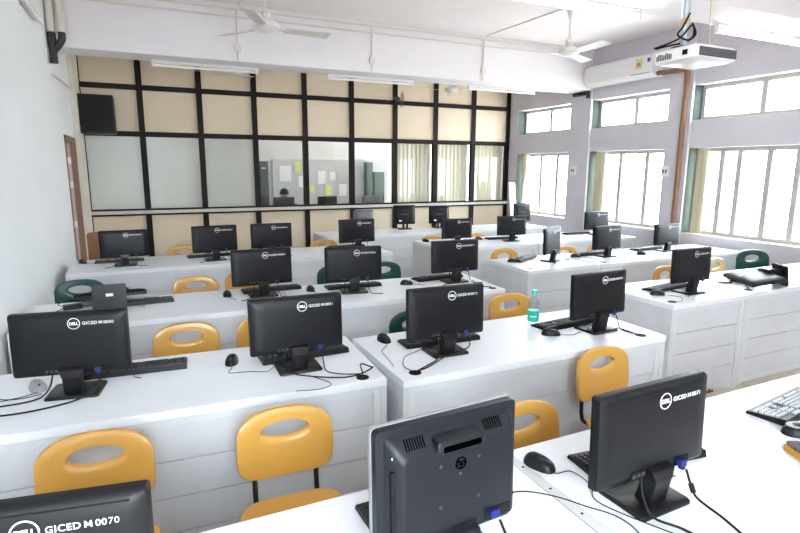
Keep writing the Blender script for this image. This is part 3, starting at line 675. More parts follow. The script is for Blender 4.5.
# ------------------------------------------------------------------ chairs
def chair_proto(m):
    e = empty('plastic_chair')
    N = 56; A, BT, BB = 0.185, 0.105, 0.165; zc = 0.675
    rings = []
    def out(a, s=1.0):
        c, s_ = math.cos(a), math.sin(a); B = BT if s_ > 0 else BB; n = 2.5 if s_ > 0 else 4.6
        r = ((abs(c)/A)**n + (abs(s_)/B)**n)**(-1/n); x, z = r*c, r*s_
        x *= 1 + 0.03*(-z/0.165 if z < 0 else 0); return x*s, z*s
    def hole(a):
        return 0.088*math.cos(a), 0.033*math.sin(a) + 0.022
    for k in range(N):
        a = 2*math.pi*k/N; ox, oz = out(a); hx, hz = hole(a)
        sec = []
        # closed cross-section from outer edge (t=1) to hole (t=0), front (-y) then back (+y)
        for t, yy in ((1.0, -0.004), (0.975, -0.012), (0.90, -0.015), (0.5, -0.014), (0.18, -0.016), (0.05, -0.015), (0.0, -0.006), (0.0, 0.006), (0.06, 0.013), (0.5, 0.010), (0.93, 0.012), (0.99, 0.006)):
            x = hx + (ox-hx)*t; z = hz + (oz-hz)*t
            sec.append((x, yy - 0.55*x*x + 0.02 + 0.10*(z+0.0), z+zc))
        rings.append(sec)
    MB().rings(rings, closed=True).build('backrest', m, e, smooth=True)
    # seat: dished rounded square, front edge rolling down (front = -y)
    rs = []
    def seat_ring(s, dz):
        out_ = []
        for k in range(40):
            a = 2*math.pi*k/40; c, s_ = math.cos(a), math.sin(a); n = 4
            r = ((abs(c)/0.20)**n + (abs(s_)/0.20)**n)**(-1/n)*s; x, y = r*c, r*s_ - 0.23
            z = 0.435 + dz + 0.25*abs(x)**2.2*1.2 - (0.9*max(0, -(y+0.33)))**2*4 + 1.2*max(0, y+0.12)**2
            out_.append((x, y, z))
        return out_
    for s, dz in ((0.02, 0), (0.5, 0), (0.9, 0.002), (0.99, -0.002), (1.0, -0.010), (0.98, -0.016), (0.5, -0.014), (0.02, -0.014)): rs.append(seat_ring(s, dz))
    MB().rings(rs).build('seat', m, e, smooth=True)
    for s in (-1, 1):
        MB().tube(spline([(s*0.12, -0.16, 0.405), (s*0.12, -0.02, 0.405), (s*0.12, 0.012, 0.43), (s*0.12, 0.020, 0.55), (s*0.115, 0.030, 0.66)], 5), 0.010, 8).build('back_post', 'metal', e, smooth=True)
        MB().tube([(s*0.15, -0.36, 0.41), (s*0.175, -0.40, 0.0)], 0.011, 8).build('leg', 'metal', e, smooth=True)
        MB().tube([(s*0.15, -0.10, 0.41), (s*0.175, -0.02, 0.0)], 0.011, 8).build('leg', 'metal', e, smooth=True)
    MB().tube([(-0.16, -0.36, 0.405), (0.16, -0.36, 0.405)], 0.009, 8).tube([(-0.16, -0.12, 0.405), (0.16, -0.12, 0.405)], 0.009, 8).build('seat_frame', 'metal', e, smooth=True)
    return e
CY = chair_proto('yellow'); CG = chair_proto('green')
yell = [
 (-0.24, 2.00, -3, 'mustard plastic chair bottom left, above the monitor marked 0070'),
 (0.405, 1.93, -2, 'mustard plastic chair in the foreground left of the square charcoal monitor'),
 (1.265, 1.585, 4, 'mustard plastic chair half hidden between the charcoal monitor and the monitor marked 0071'),
 (2.065, 1.965, 4, 'mustard plastic chair right in front of the water bottle desk'),
 (0.13, 3.30, 0, 'mustard plastic chair behind the desk between monitors 0080 and 0081'),
 (0.60, 3.30, 0, 'mustard plastic chair mostly hidden behind the monitor marked 0081'),
 (2.35, 3.16, 0, 'mustard plastic chair left of the water bottle'),
 (0.29, 4.76, 0, 'mustard plastic chair between the laid-down monitor and the next third-row monitor'),
 (0.72, 4.85, 0, 'mustard plastic chair mostly hidden behind the third-row monitor next to the laid-down one'),
 (0.31, 6.80, 0, 'mustard plastic chair behind the far left row, left of its second monitor'),
 (1.26, 6.78, 0, 'mustard plastic chair under the third monitor of the far left row'),
 (1.97, 6.62, 0, 'mustard plastic chair behind the far left row, left of its aisle-end monitor'),
 (3.64, 5.04, 0, 'mustard plastic chair in the aisle left of the twisted monitor'),
 (4.45, 4.95, 0, 'mustard plastic chair just right of the twisted monitor'),
 (4.95, 4.92, 0, 'mustard plastic chair seen beneath the left monitor of the long middle right desk'),
 (4.42, 3.52, 5, 'mustard plastic chair behind the monitor on the short near right desk'),
 (3.45, 6.44, 0, 'tan chair top showing behind the far right block, left end'),
 (4.16, 6.46, 0, 'mustard chair top showing behind the far right block, left of the dark blue mouse'),
]
cs = [CY] + [copy_tree(CY) for _ in yell[1:]]
for o, (x, y, rz, lab) in zip(cs, yell):
    o.location = (x, y, 0); o.rotation_euler = (0, 0, R(rz)); tag(o, lab, 'chair', 'mustard plastic chairs with an oval handle hole')
grn = [(1.50, 3.02, 0, 1, 'dark green plastic chair left of the monitor marked 0072'), (-0.58, 4.98, -4, 1, 'dark green plastic chair beside the left wall'),
       (1.54, 4.80, 0, 1, 'dark green plastic chair left of the middle third-row monitor'), (2.03, 4.80, 0, 1, 'dark green plastic chair right of the middle third-row monitor'),
       (5.83, 3.60, -14, 1.08, 'dark green plastic chair below the nearest window')]
gs = [CG] + [copy_tree(CG) for _ in grn[1:]]
for o, (x, y, rz, sc, lab) in zip(gs, grn):
    o.location = (x, y, 0); o.rotation_euler = (0, 0, R(rz)); o.scale = (sc,)*3; tag(o, lab, 'chair', 'dark green plastic chairs')
CP = chair_proto('pale'); CP.location = (5.33, 3.66, 0); CP.rotation_euler = (0, 0, R(10)); tag(CP, 'faded pale yellow plastic chair beside the green chair below the window', 'chair')
# wooden chair by the partition
wc = empty('wooden_chair', (-0.50, 7.00, 0), 0, 'orange-brown wooden chair behind the far left monitor', 'chair')
MB().rings([rrect(-0.20, 0.20, 0.55, 0.95, 0.04, 0.0), rrect(-0.20, 0.20, 0.55, 0.95, 0.04, 0.018)]).build('backrest', 'wood', wc, smooth=True)
box('seat', 'wood', -0.21, 0.21, -0.42, 0.0, 0.43, 0.455, wc, bevel=0.006)
for sx in (-1, 1):
    box('leg', 'wood', sx*0.18-0.018, sx*0.18+0.018, 0.018, 0.05, 0, 0.90, wc, bevel=0.003)
    box('leg', 'wood', sx*0.18-0.018, sx*0.18+0.018, -0.40, -0.364, 0, 0.43, wc, bevel=0.003)

# ------------------------------------------------------------------ small things on desks
b = empty('water_bottle', (2.075, 2.555, DZ), 0, 'clear plastic water bottle with a teal cap and label', 'bottle')
MB().lathe([(0.001, 0.004), (0.028, 0.0), (0.034, 0.008), (0.034, 0.062), (0.033, 0.064), (0.033, 0.105), (0.034, 0.107), (0.0345, 0.125), (0.030, 0.150), (0.020, 0.172), (0.0135, 0.182), (0.0135, 0.196)], 28).build('body', 'bottle', b, smooth=True)
MB().lathe([(0.0346, 0.022), (0.0350, 0.024), (0.0350, 0.086), (0.0346, 0.088)], 28).build('label_wrap', 'teal', b, smooth=True)
MB().lathe([(0.0165, 0.190), (0.0165, 0.211), (0.015, 0.213), (0.001, 0.213)], 20).build('cap', 'teal', b, smooth=True)
vs, fs = text_mesh('Bisleri', 0.017, 0.0003, 0.0002, 1.0, 'CENTER')
tx = []
th0 = math.atan2(-2.555, -2.075)
for v in vs:
    a = th0 + v.x/0.0352; rr = 0.0353 + v.z
    tx.append((rr*math.cos(a), rr*math.sin(a), 0.050 + v.y))
MB().add(tx, fs).build('label_lettering', 'mark', b)
du = empty('blackboard_duster', (1.895, 0.925, DZ), 66, 'small duster with yellow wooden back and grey felt, right foreground', 'duster')
MB().box(-0.062, 0.062, -0.026, 0.026, 0, 0.022).build('wooden_block', 'dwood', du, bevel=0.004)
MB().box(-0.058, 0.058, -0.022, 0.022, 0.022, 0.036).build('felt_pad', 'felt', du, bevel=0.004)
ad = empty('power_adapter', (-0.53, 4.08, DZ), 8, 'black power adapter on the third-row desk by the left wall', 'adapter')
MB().box(-0.055, 0.055, -0.028, 0.028, 0, 0.032).build('brick', 'black', ad, bevel=0.006)
MB().tube(spline([(-0.05, 0, 0.015), (-0.09, -0.03, 0.004), (-0.16, -0.10, 0.004), (-0.2, -0.2, 0.004)]), 0.0025, 6).build('cord', 'port', ad, smooth=True)
MB().tube(spline([(0.05, 0, 0.015), (0.09, 0.03, 0.004), (0.16, 0.05, 0.004), (0.2, 0.02, 0.004)]), 0.0025, 6).build('cord', 'port', ad, smooth=True)
MB().tube(spline([(-0.05, 0.01, 0.02), (-0.08, 0.06, 0.03), (0.0, 0.14, 0.03), (0.08, 0.16, 0.006)]), 0.0025, 6).build('cord', 'port', ad, smooth=True)
cl = MB().tube(spline([(4.40, 2.75, DZ+.004), (4.34, 2.70, DZ+.004), (4.30, 2.66, DZ+.006), (4.25, 2.63, DZ+.004)]), 0.004, 6).tube(spline([(4.27, 2.90, DZ+.004), (4.36, 2.84, DZ+.008), (4.40, 2.88, DZ+.012), (4.50, 2.85, DZ+.006), (4.55, 2.95, DZ+.006)]), 0.006, 6)
tag(cl.build('loose_cable', 'port', smooth=True), 'bunched black cables left of the laid-down monitor, near right row', 'cable')
cl = MB().tube(spline([(0.80, 1.16, DZ+.004), (0.92, 1.16, DZ+.004), (1.00, 1.10, DZ+.004), (1.05, 1.02, DZ+.006), (1.09, 0.96, DZ+.006), (1.10, 0.90, DZ+.004), (1.07, 0.82, DZ+.004)]), 0.0018, 6)
tag(cl.build('loose_cable', 'port', smooth=True), 'thin black cable crossing the grey screwed strip in the foreground', 'cable')
cl = MB().tube(spline([(2.36, 3.70, DZ+.03), (2.36, 3.62, DZ+.006), (2.38, 3.56, DZ+.004), (2.43, 3.53, DZ+.004)]), 0.0035, 6)
tag(cl.build('loose_cable', 'port', smooth=True), 'black cable running to the aisle corner of the third-row desk', 'cable')

# ------------------------------------------------------------------ things on walls and ceiling
spk = empty('loudspeaker_box', (-0.57, 8.50, 2.12), 0, 'black box speaker mounted high in the left corner of the partition', 'speaker')
box('cabinet', 'black', -0.245, 0.20, -0.17, 0.19, 0, 0.50, spk, bevel=0.01)
box('grille', 'port', -0.225, 0.18, -0.176, -0.171, 0.02, 0.48, spk)
def tube_light(x0, x1, y, z, lit, label, group=None, along='x'):
    L = x1-x0; e = empty('tube_light', ((x0+x1)/2, y, z), 0 if along == 'x' else 90, label, 'light', group)
    box('batten', 'white', -L/2, L/2, -0.02, 0.02, 0.0, 0.03, e)
    for s in (-1, 1): box('end_cap', 'white', s*(L/2-0.012)-0.012, s*(L/2-0.012)+0.012, -0.016, 0.016, -0.04, 0.0, e)
    MB().tube([(-L/2+0.02, 0, -0.022), (L/2-0.02, 0, -0.022)], 0.014, 12).build('tube', 'tube_on' if lit else 'tube_off', e, smooth=True)
    return e
tube_light(0.11, 1.29, 6.95, 2.838, False, 'unlit tube light under the far beam, left one', 'unlit tube lights under the far beam')
tube_light(2.16, 3.38, 6.95, 2.838, False, 'unlit tube light under the far beam, middle one', 'unlit tube lights under the far beam')
tube_light(4.27, 5.45, 6.95, 2.838, False, 'unlit tube light under the far beam, right one', 'unlit tube lights under the far beam')
tube_light(2.28, 3.46, 3.20, 2.838, True, 'lit tube light at the top edge left of the projector pole', 'lit tube lights under the near beam')
tube_light(4.33, 5.48, 3.20, 2.838, True, 'lit tube light right of the projector', 'lit tube lights under the near beam')
struct(box('trim_8', 'beam', XL, XR, -0.95, -0.53, 2.87, ZC))
for i, x in enumerate((0.6, 3.0, 5.2)):  # lit tubes added out of view to brighten the room
    tube_light(x-0.58, x+0.58, -0.50+0.0, 2.838, True, ['lit tube light under the beam behind the viewpoint, left', 'lit tube light under the beam behind the viewpoint, middle', 'lit tube light under the beam behind the viewpoint, right'][i], 'tube lights behind the viewpoint')
wt = empty('tube_light', (XL+0.035, 5.38, 2.98), 90, 'tube light fixed high on the left wall', 'light')
box('batten', 'white', -0.58, 0.58, -0.035, 0.035, -0.025, 0.025, wt)
MB().tube([(-0.56, -0.022, -0.04), (0.56, -0.022, -0.04)], 0.014, 12).build('tube', 'tube_off', wt, smooth=True)
for i, x in enumerate((1.01, 2.64, 4.29)):
    o = MB().tube([(x, 6.608, 2.88), (x, 6.608, ZC-0.05)], 0.011, 8).box(x-0.035, x+0.035, 6.592, 6.619, 2.98, 3.05).build('conduit_drop', 'conduit', smooth=False)
    tag(o, ['grey conduit with junction box on the far beam above the left unlit tube', 'grey conduit with junction box on the far beam above the middle unlit tube', 'grey conduit with junction box on the far beam above the right unlit tube'][i], 'conduit', 'conduit drops on the far beam')
tag(MB().tube([(XL, 6.60, 3.42), (XR-0.3, 6.60, 3.42)], 0.011, 8).build('wall_conduit', 'conduit', smooth=True), 'upper of the two pale conduits along the top of the far beam', 'conduit')
tag(MB().tube([(XL, 6.60, 3.34), (XR-0.3, 6.60, 3.34)], 0.011, 8).build('wall_conduit', 'conduit', smooth=True), 'lower of the two pale conduits along the top of the far beam', 'conduit')
# pipes with black elbows in the left corner
e = empty('drain_pipe', (XL+0.045, 6.58, 2.9), 0, 'pair of pale pipes joined by a black Y elbow in the left corner', 'pipe')
for x in (0, 0.09): MB().tube([(x, 0, 0.1), (x, 0, ZC-2.9)], 0.035, 12).build('pipe', 'conduit', e, smooth=True)
MB().tube([(0, 0, 0.09), (0, 0, -0.20)], 0.037, 12).build('elbow', 'elbow', e, smooth=True)
MB().tube(spline([(0.09, 0, 0.11), (0.085, 0, 0.03), (0.04, 0, -0.04), (0.005, 0.0, -0.08)]), 0.034, 12).build('elbow', 'elbow', e, smooth=True)
tag(MB().tube([(XL+0.02, 6.60, 2.60), (XL+0.02, 8.03, 2.64)], 0.014, 8).build('wall_conduit', 'conduit', smooth=True), 'pale conduit slanting back from the black elbow above the speaker', 'conduit')
# fans
def ceiling_fan(x, y, zh, ang, label, rod=True, sc=1.0):
    e = empty('ceiling_fan', (x, y, zh), 0, label, 'fan')
    MB().lathe([(0.02, 0.07), (0.06, 0.05), (0.115, 0.02), (0.12, -0.015), (0.09, -0.04), (0.03, -0.055), (0.005, -0.058)], 28).build('motor', 'fan', e, smooth=True)
    MB().tube([(0, 0, 0.05), (0, 0, ZC-zh)], 0.011, 10).build('down_rod', 'fan', e, smooth=True)
    MB().lathe([(0.03, 0.07), (0.045, 0.10), (0.018, 0.14)], 20).build('lower_canopy', 'fan', e, smooth=True)
    MB().lathe([(0.018, ZC-zh-0.14), (0.05, ZC-zh-0.05), (0.055, ZC-zh)], 20).build('canopy', 'fan', e, smooth=True)
    for k in range(3):
        mx = Matrix.Rotation(R(ang+120*k), 4, 'Z')
        MB().box(0.10, 0.20, -0.02, 0.02, -0.022, -0.016).add([(0.17,-0.055,-0.012),(0.60,-0.07,-0.004),(0.60,0.06,-0.030),(0.17,0.05,-0.030),(0.17,-0.055,-0.009),(0.60,-0.07,-0.001),(0.60,0.06,-0.027),(0.17,0.05,-0.027)],
            [(3,2,1,0),(4,5,6,7),(0,1,5,4),(1,2,6,5),(2,3,7,6),(3,0,4,7)]).build('blade', 'fan', e, mx=mx)
    return e
ceiling_fan(1.04, 5.15, 2.93, 5, 'white ceiling fan nearest the left, in front of the far beam')
ceiling_fan(4.37, 5.00, 2.98, 28, 'white ceiling fan left of the air conditioner')
ceiling_fan(0.98, 7.95, 2.98, 40, 'white ceiling fan glimpsed under the far beam, left one')
ceiling_fan(4.62, 8.05, 2.96, 62, 'white ceiling fan glimpsed under the far beam, right one')
tag(MB().tube([(4.38, 5.14, ZC-0.006), (4.31, 6.60, ZC-0.006)], 0.007, 8).build('wall_conduit', 'conduit', smooth=True), 'pale conduit on the ceiling leading to the right-hand fan', 'conduit')
tag(MB().tube([(1.06, 5.3, ZC-0.006), (1.03, 6.60, ZC-0.006)], 0.007, 8).build('wall_conduit', 'conduit', smooth=True), 'pale conduit on the ceiling leading to the left-hand fan', 'conduit')
# wall fan on the partition
wf = empty('wall_fan', (3.88, 8.62, 2.80), 0, 'dark wall fan on the partition post under the far beam', 'fan')
MB().tube([(0, 0.10, 0.05), (0, 0.0, 0.05), (0, -0.06, 0.02)], 0.02, 8).build('bracket', 'metal', wf, smooth=True)
c_ = MB()
for rr in (0.04, 0.09, 0.13):
    c_.rings([[((rr+0.003*math.cos(t))*math.cos(a), -0.08+0.003*math.sin(t), (rr+0.003*math.cos(t))*math.sin(a)*1.0+0.02) for t in (0, 2.1, 4.2)] for a in [2*math.pi*k/28 for k in range(28)]], closed=True)
for k in range(12):
    a = 2*math.pi*k/12; c_.tube([(0.02*math.cos(a), -0.08, 0.02+0.02*math.sin(a)), (0.13*math.cos(a), -0.08, 0.02+0.13*math.sin(a))], 0.002, 4)
mxf = Matrix.Translation((0, -0.05, 0)) @ Matrix.Rotation(R(80), 4, 'Z')
c_.build('cage', 'metal', wf, mx=mxf)
MB().lathe([(0.005, -0.05), (0.04, -0.045), (0.045, 0.03), (0.01, 0.05)], 16, Matrix.Translation((0, -0.05, 0.02)) @ RX90).build('motor', 'metal', wf, smooth=True)
# air conditioner
ac = empty('air_conditioner', (XR-0.002, 5.98, 2.90), 0, 'white split air conditioner above the middle windows', 'air conditioner')
pf = [(0.0, 0.0), (0.0, 0.30), (-0.16, 0.30), (-0.20, 0.27), (-0.215, 0.15), (-0.20, 0.05), (-0.14, 0.0)]
vs = [(x, s, z) for s in (-0.62, 0.62) for x, z in pf]; n = len(pf)
MB().add(vs, [tuple(range(n)), tuple(range(2*n-1, n-1, -1))] + [(i, (i+1) % n, n+(i+1) % n, n+i) for i in range(n)]).build('casing', 'white', ac, bevel=0.008)
MB().box(-0.205, -0.195, -0.60, -0.26, 0.045, 0.051).build('air_slot', 'metal', ac)
MB().box(-0.219, -0.212, -0.46, -0.36, 0.11, 0.24).build('energy_label', 'sticker', ac)
MB().box(-0.221, -0.218, -0.435, -0.385, 0.14, 0.19).build('energy_mark', 'redst', ac)
MB().box(-0.219, -0.212, -0.585, -0.545, 0.18, 0.23).build('badge', 'bluest', ac)
tag(MB().tube(spline([(XR-0.12, 5.34, 2.93), (XR-0.08, 5.10, 2.93), (XR-0.08, 4.97, 2.92), (XR-0.075, 4.93, 2.84), (XR-0.075, 4.93, 2.2), (XR-0.075, 4.93, 1.2), (XR-0.075, 4.93, 0.03)]), 0.032, 12).build('insulated_pipe', 'brownpipe', smooth=True), 'brown wrapped pipe running from the air conditioner down the column', 'pipe')
eb = MB().tube([(XR-0.045, 6.66, 2.84), (XR-0.045, 6.98, 2.84)], 0.03, 10).tube([(XR-0.045, 6.66, 2.86), (XR-0.045, 6.66, 2.76)], 0.034, 10)
tag(eb.build('pipe_stub', 'elbow', smooth=True), 'black pipe bend on the column below the air conditioner', 'pipe')
for y, lab in ((6.88, 'small white switch board on the column between far and middle windows'), (5.14, 'small white switch board on the column beside the brown pipe')):
    e = empty('switch_board', (XR-0.036, y, 1.66), 0, lab, 'switch board', 'switch boards on the window columns')
    box('plate', 'white', -0.03, 0, -0.055, 0.055, -0.07, 0.07, e, bevel=0.004)
    for k in (-1, 1): box('switch', 'mark2', -0.036, -0.03, k*0.022-0.010, k*0.022+0.010, -0.02, 0.02, e)
# leaning boards in the far corner
lb = MB().box(-0.10, 0.10, -0.012, 0.012, 0, 1.45); o = lb.build('leaning_board', 'alu'); o.location = (6.10, 8.10, 0.0); o.rotation_euler = (R(-9), R(4), R(20)); tag(o, 'grey board leaning in the far corner by the first window', 'board')
lb = MB().tube([(0, 0, 0), (0, 0, 1.5)], 0.022, 8); o = lb.build('leaning_pole', 'cream', smooth=True); o.location = (6.02, 7.92, 0.02); o.rotation_euler = (R(-6), R(7), 0); tag(o, 'cream pole leaning in the far corner by the first window', 'pole')

# projector on its pole
pj = empty('ceiling_projector', (2.735, 2.13, 2.283), 0, 'white projector hanging from the ceiling on a steel pole', 'projector')
MB().rings([[(p[0], p[2], z) for p in rrect(-0.155+i, 0.155-i, -0.13+i, 0.13-i, 0.012, 0)] for z, i in ((-0.036, 0.025), (-0.024, 0.0), (0.030, 0.0), (0.042, 0.012))]).build('casing', 'white', pj, smooth=True)
box('front_grille', 'lens', -0.140, 0.145, -0.134, -0.129, -0.018, 0.026, pj)
v = MB()
for k in range(9): v.box(-0.1575, -0.1545, 0.02+0.011*k, 0.025+0.011*k, -0.014, 0.006+0.003*(k % 4)+0.006)
v.build('side_vent', 'lens', pj)
box('socket_recess', 'port', -0.1575, -0.1545, -0.075, -0.045, -0.006, 0.020, pj)
pm = empty('projector_mount', (2.66, 2.15, 2.325), 0, 'steel ceiling pole holding the projector, tan tape around it', 'mount')
MB().tube([(0, 0, 0.004), (0, 0, ZC-2.325)], 0.021, 12).build('pole', 'pole', pm, smooth=True)
MB().tube([(0, 0, 0.12), (0, 0, 0.155)], 0.0245, 12).build('tape', 'tape', pm, smooth=True)
MB().lathe([(0.03, 0.0), (0.06, 0.002), (0.06, 0.010), (0.03, 0.012)], 16).build('mount_plate', 'metal', pm)
MB().lathe([(0.03, ZC-2.325-0.012), (0.07, ZC-2.325-0.01), (0.07, ZC-2.325)], 16).build('ceiling_plate', 'pole', pm)
tag(MB().tube(spline([(2.655, 2.12, 2.50), (2.62, 2.13, 2.43), (2.60, 2.14, 2.39), (2.63, 2.10, 2.36), (2.67, 2.10, 2.39), (2.665, 2.11, 2.44), (2.60, 2.13, 2.37), (2.56, 2.22, 2.34), (2.545, 2.24, 2.335)]), 0.005, 6).build('projector_cable', 'port', smooth=True), 'black cable looping from the projector pole to the left side', 'cable')
tag(MB().tube(spline([(2.69, 2.13, 2.46), (2.71, 2.12, 2.40), (2.66, 2.14, 2.36), (2.60, 2.20, 2.345), (2.57, 2.25, 2.335)]), 0.005, 6).build('projector_cable', 'port', smooth=True), 'black cable hugging the right side of the projector pole', 'cable')
tag(MB().tube([(2.80, 2.10, 2.332), (2.76, 2.10, 2.75), (2.74, 2.11, ZC)], 0.003, 6).build('safety_wire', 'tape', smooth=True), 'thin tan wire from the ceiling to the projector top', 'wire')
# ------------------------------------------------------------------ neighbouring room
wbd = empty('whiteboard', (3.30, YB-0.03, 0.98), 0, 'long whiteboard on the wall of the room behind the glass', 'whiteboard')
box('board_surface', 'cork', -1.07, 1.35, -0.02, 0.0, 0, 0.85, wbd)
for x in (-1.09, 0.20, 1.35): box('board_frame', 'conduit', x, x+0.02, -0.028, 0.0, -0.02, 0.87, wbd)
for z in (-0.02, 0.85): box('board_frame', 'conduit', -1.09, 1.37, -0.028, 0.0, z, z+0.02, wbd)
def sheet(name, m, px0, py0, px1, py1, label, cat='paper', y=YB-0.062, d=0.002):
    f_ = y/10.6
    o = box(name, m, px0*f_, px1*f_, y, y+d, 1.69+(py0-1.69)*f_, 1.69+(py1-1.69)*f_); return tag(o, label, cat)
sheet('paper_sheet', 'ypaper', 2.60, 1.58, 2.72, 1.80, 'yellow-green paper pinned high on the whiteboard, left')
sheet('paper_sheet', 'ypaper', 3.19, 1.14, 3.34, 1.33, 'yellow-green paper pinned low on the whiteboard, above the dark monitor')
sheet('paper_sheet', 'paper', 3.06, 1.36, 3.22, 1.62, 'white paper pinned on the whiteboard, centre pane', y=YB-0.064)
sheet('paper_sheet', 'paper', 2.66, 1.30, 2.76, 1.52, 'small white paper pinned below the upper yellow paper')
sheet('paper_sheet', 'ypaper', 2.85, 1.18, 2.98, 1.34, 'pale green paper pinned low on the whiteboard, left of centre')
sheet('paper_sheet', 'paper', 3.30, 1.44, 3.42, 1.60, 'small white paper on the whiteboard near the top of the middle clear pane')
sheet('paper_sheet', 'paper', 3.50, 1.12, 3.66, 1.36, 'white paper low on the whiteboard at the right of the middle clear pane')
sheet('paper_sheet', 'paper', 2.30, 1.42, 2.52, 1.72, 'large white sheet on the left part of the whiteboard')
sheet('paper_sheet', 'paper', 4.02, 1.16, 4.18, 1.42, 'white paper pinned beside the green cupboard', y=YB-0.10)
for x0, x1, z1, lab in ((4.10, 4.24, 1.80, 'narrow dark green cupboard in the next room, the left taller one'), (4.26, 4.50, 1.60, 'green cupboard in the next room, behind the rightmost clear pane')):
    e = empty('cupboard', ((x0+x1)/2*1.0, YB-0.28, 0), 0, lab, 'cupboard')
    h = (x1-x0)/2; box('body', 'gcab', -h, h, -0.02, 0.16, 0, z1, e); box('door', 'gcab', -h+0.01, h-0.01, -0.035, -0.02, 0.05, z1-0.03, e); box('handle', 'metal', h-0.04, h-0.03, -0.05, -0.035, 1.0, 1.12, e)
e = empty('tall_cabinet', (1.98, YB-0.30, 0), 0, 'tall dark grey cabinet at the left of the clear panes', 'cabinet')
box('body', 'cabinet', -0.08, 0.08, -0.1, 0.25, 0, 1.80, e); box('door', 'cabinet', -0.07, 0.07, -0.115, -0.10, 0.06, 1.74, e); box('name_plate', 'mark', -0.05, 0.03, -0.118, -0.115, 1.66, 1.68, e)
od = empty('office_desk', (3.15, 9.75, 0), 0, 'white desk in the room behind the glass carrying three monitors', 'desk')
box('tabletop', 'lam', -1.5, 1.5, -0.3, 0.3, 0.77, 0.80, od)
for x in (-1.48, 1.45): box('leg_panel', 'lampanel', x, x+0.03, -0.28, 0.28, 0, 0.77, od)
for x, z, lab in ((2.17, 0.80, 'dark monitor in front of the seated person beyond the glass'), (2.98, 0.80, 'dark monitor in the middle of the desk beyond the glass'), (3.86, 0.80, 'grey monitor at the right of the desk beyond the glass')):
    e = empty('computer_monitor', (x, 9.72, z), 4, lab, 'monitor')
    MB().rings([rrect(-0.19, 0.19, 0.10, 0.36, 0.01, 0.02), rrect(-0.19, 0.19, 0.10, 0.36, 0.012, 0.0), rrect(-0.15, 0.15, 0.13, 0.33, 0.012, -0.02)]).build('housing', 'cabinet' if 'grey' in lab else 'black', e, smooth=True)
    box('screen', 'screen', -0.17, 0.17, 0.0202, 0.0212, 0.12, 0.34, e)
    box('stand_neck', 'blackg', -0.03, 0.03, -0.02, 0.0, 0.01, 0.16, e); box('stand_base', 'blackg', -0.10, 0.10, -0.07, 0.08, 0.0, 0.012, e)
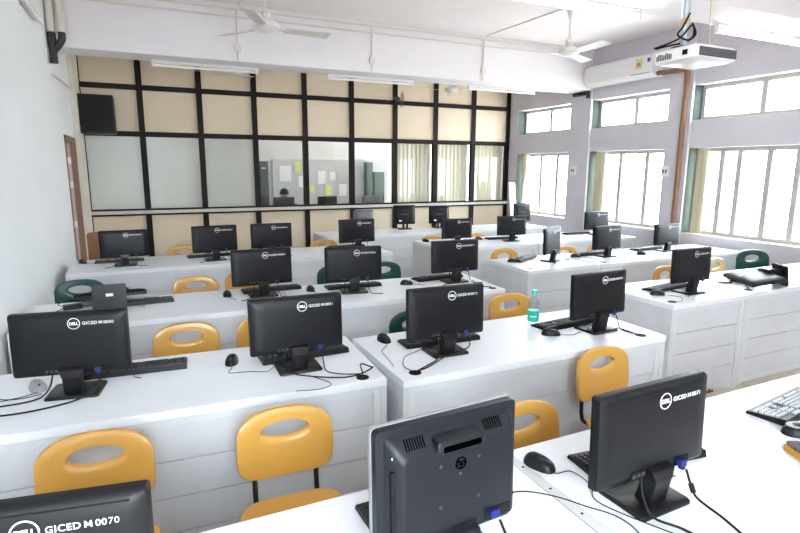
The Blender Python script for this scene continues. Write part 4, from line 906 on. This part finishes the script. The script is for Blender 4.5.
# seated person behind the left monitor
def person(x, y):
    J = {'pel': (0, 0, 0.50), 'sp': (0, 0.02, 0.72), 'ch': (0, 0.0, 0.90), 'nk': (0, -0.02, 1.03), 'hd0': (0, -0.03, 1.09), 'hd1': (0, -0.04, 1.16), 'hd2': (0, -0.03, 1.23),
         'sl': (-0.17, 0, 0.97), 'el': (-0.22, -0.10, 0.76), 'wl': (-0.14, -0.30, 0.83), 'sr': (0.17, 0, 0.97), 'er': (0.22, -0.10, 0.76), 'wr': (0.14, -0.30, 0.83),
         'hl': (-0.09, 0, 0.49), 'kl': (-0.12, -0.42, 0.50), 'al': (-0.12, -0.40, 0.09), 'tl': (-0.12, -0.55, 0.04), 'hr': (0.09, 0, 0.49), 'kr': (0.12, -0.42, 0.50), 'ar': (0.12, -0.40, 0.09), 'tr': (0.12, -0.55, 0.04),
         'fl': (-0.11, -0.38, 0.83), 'fr': (0.11, -0.38, 0.83)}
    rad = dict(pel=.13, sp=.12, ch=.14, nk=.055, hd0=.06, hd1=.085, hd2=.07, sl=.06, el=.042, wl=.028, sr=.06, er=.042, wr=.028, hl=.085, kl=.06, al=.04, tl=.035, hr=.085, kr=.06, ar=.04, tr=.035, fl=.03, fr=.03)
    ks = list(J); E_ = [('pel','sp'),('sp','ch'),('ch','nk'),('nk','hd0'),('hd0','hd1'),('hd1','hd2'),('ch','sl'),('sl','el'),('el','wl'),('wl','fl'),('ch','sr'),('sr','er'),('er','wr'),('wr','fr'),
        ('pel','hl'),('hl','kl'),('kl','al'),('al','tl'),('pel','hr'),('hr','kr'),('kr','ar'),('ar','tr')]
    me = bpy.data.meshes.new('body'); me.from_pydata([J[k] for k in ks], [(ks.index(a), ks.index(b)) for a, b in E_], [])
    o = bpy.data.objects.new('person', me); col.objects.link(o); o.location = (x, y, 0)
    o.modifiers.new('skin', 'SKIN'); sv = me.skin_vertices[0].data
    for i, k in enumerate(ks): sv[i].radius = (rad[k]*0.95, rad[k]*0.8) if k[:2] != 'hd' else (rad[k]*0.88, rad[k])
    sv[0].use_root = True
    sb = o.modifiers.new('sub', 'SUBSURF'); sb.levels = 2; sb.render_levels = 2
    me.materials.append(M['skin'])
    tag(o, 'person with short black hair seated behind a monitor beyond the glass', 'person')
    hr = MB(); rs = []
    for i in range(8):
        t = i/7*math.pi/2*1.15; rs.append([(0.088*math.cos(math.pi/2-t)*math.cos(a), 0.012+0.098*math.sin(t)*math.sin(a), 0.095*math.cos(t)) for a in [2*math.pi*k/18 for k in range(18)]] if i else [(0.004*math.cos(a), 0.012+0.004*math.sin(a), 0.095) for a in [2*math.pi*k/18 for k in range(18)]])
    h_ = hr.rings(rs).build('hair', 'hair', o, smooth=True); h_.location = (0, -0.03, 1.20)
    rs = []
    for z, a_, b_ in ((0.50, .155, .12), (0.62, .15, .115), (0.80, .165, .12), (0.93, .19, .11), (1.0, .13, .085), (1.03, .065, .06)):
        rs.append([(a_*math.cos(a), b_*math.sin(a), z) for a in [2*math.pi*k/20 for k in range(20)]])
    MB().rings(rs).build('shirt', 'shirt', o, smooth=True)
    for s in (-1, 1):
        MB().tube([(s*0.17, 0, 0.965), (s*0.21, -0.07, 0.83)], 0.066, 12, r1=0.055).build('sleeve', 'shirt', o, smooth=True)
        MB().lathe([(0.001, -0.008), (0.010, 0), (0.001, 0.008)], 10, Matrix.Translation((s*0.03, -0.112, 1.165)) @ RX90).build('eye', 'mark', o, smooth=True)
        MB().lathe([(0.001, -0.012), (0.014, 0), (0.001, 0.012)], 8, Matrix.Translation((s*0.083, -0.03, 1.15))).build('ear', 'skin', o, smooth=True)
    MB().add([(-0.012,-0.115,1.13),(0.012,-0.115,1.13),(0,-0.14,1.132),(0,-0.115,1.165)], [(0,1,2),(0,2,3),(1,3,2),(0,3,1)]).build('nose', 'skin', o)
    box('mouth', 'redst', -0.022, 0.022, -0.115, -0.108, 1.105, 1.112, o)
    return o
person(2.32, 10.38)
oc = empty('office_chair', (2.32, 10.38, 0), 0, 'dark office chair under the seated person beyond the glass', 'chair')
box('seat', 'black', -0.22, 0.22, -0.22, 0.2, 0.36, 0.42, oc, bevel=0.02); box('backrest', 'black', -0.2, 0.2, 0.14, 0.17, 0.5, 0.85, oc, bevel=0.01)
MB().tube([(0, 0, 0.04), (0, 0, 0.36)], 0.03, 10).build('column', 'metal', oc); box('back_bar', 'metal', -0.03, 0.03, 0.17, 0.19, 0.38, 0.7, oc)
bs = MB()
for k in range(5):
    a = 2*math.pi*k/5+0.3; bs.tube([(0, 0, 0.05), (0.26*math.cos(a), 0.26*math.sin(a), 0.025)], 0.02, 8)
bs.build('base', 'metal', oc)
tl = empty('tube_light', (3.4, 9.9, ZC-0.05), 0, 'lit tube light on the ceiling of the room behind the glass', 'light')  # lamp added to light the neighbouring room
box('batten', 'white', -0.6, 0.6, -0.02, 0.02, 0.01, 0.05, tl); MB().tube([(-0.58, 0, -0.012), (0.58, 0, -0.012)], 0.014, 12).build('tube', 'tube_on', tl, smooth=True)
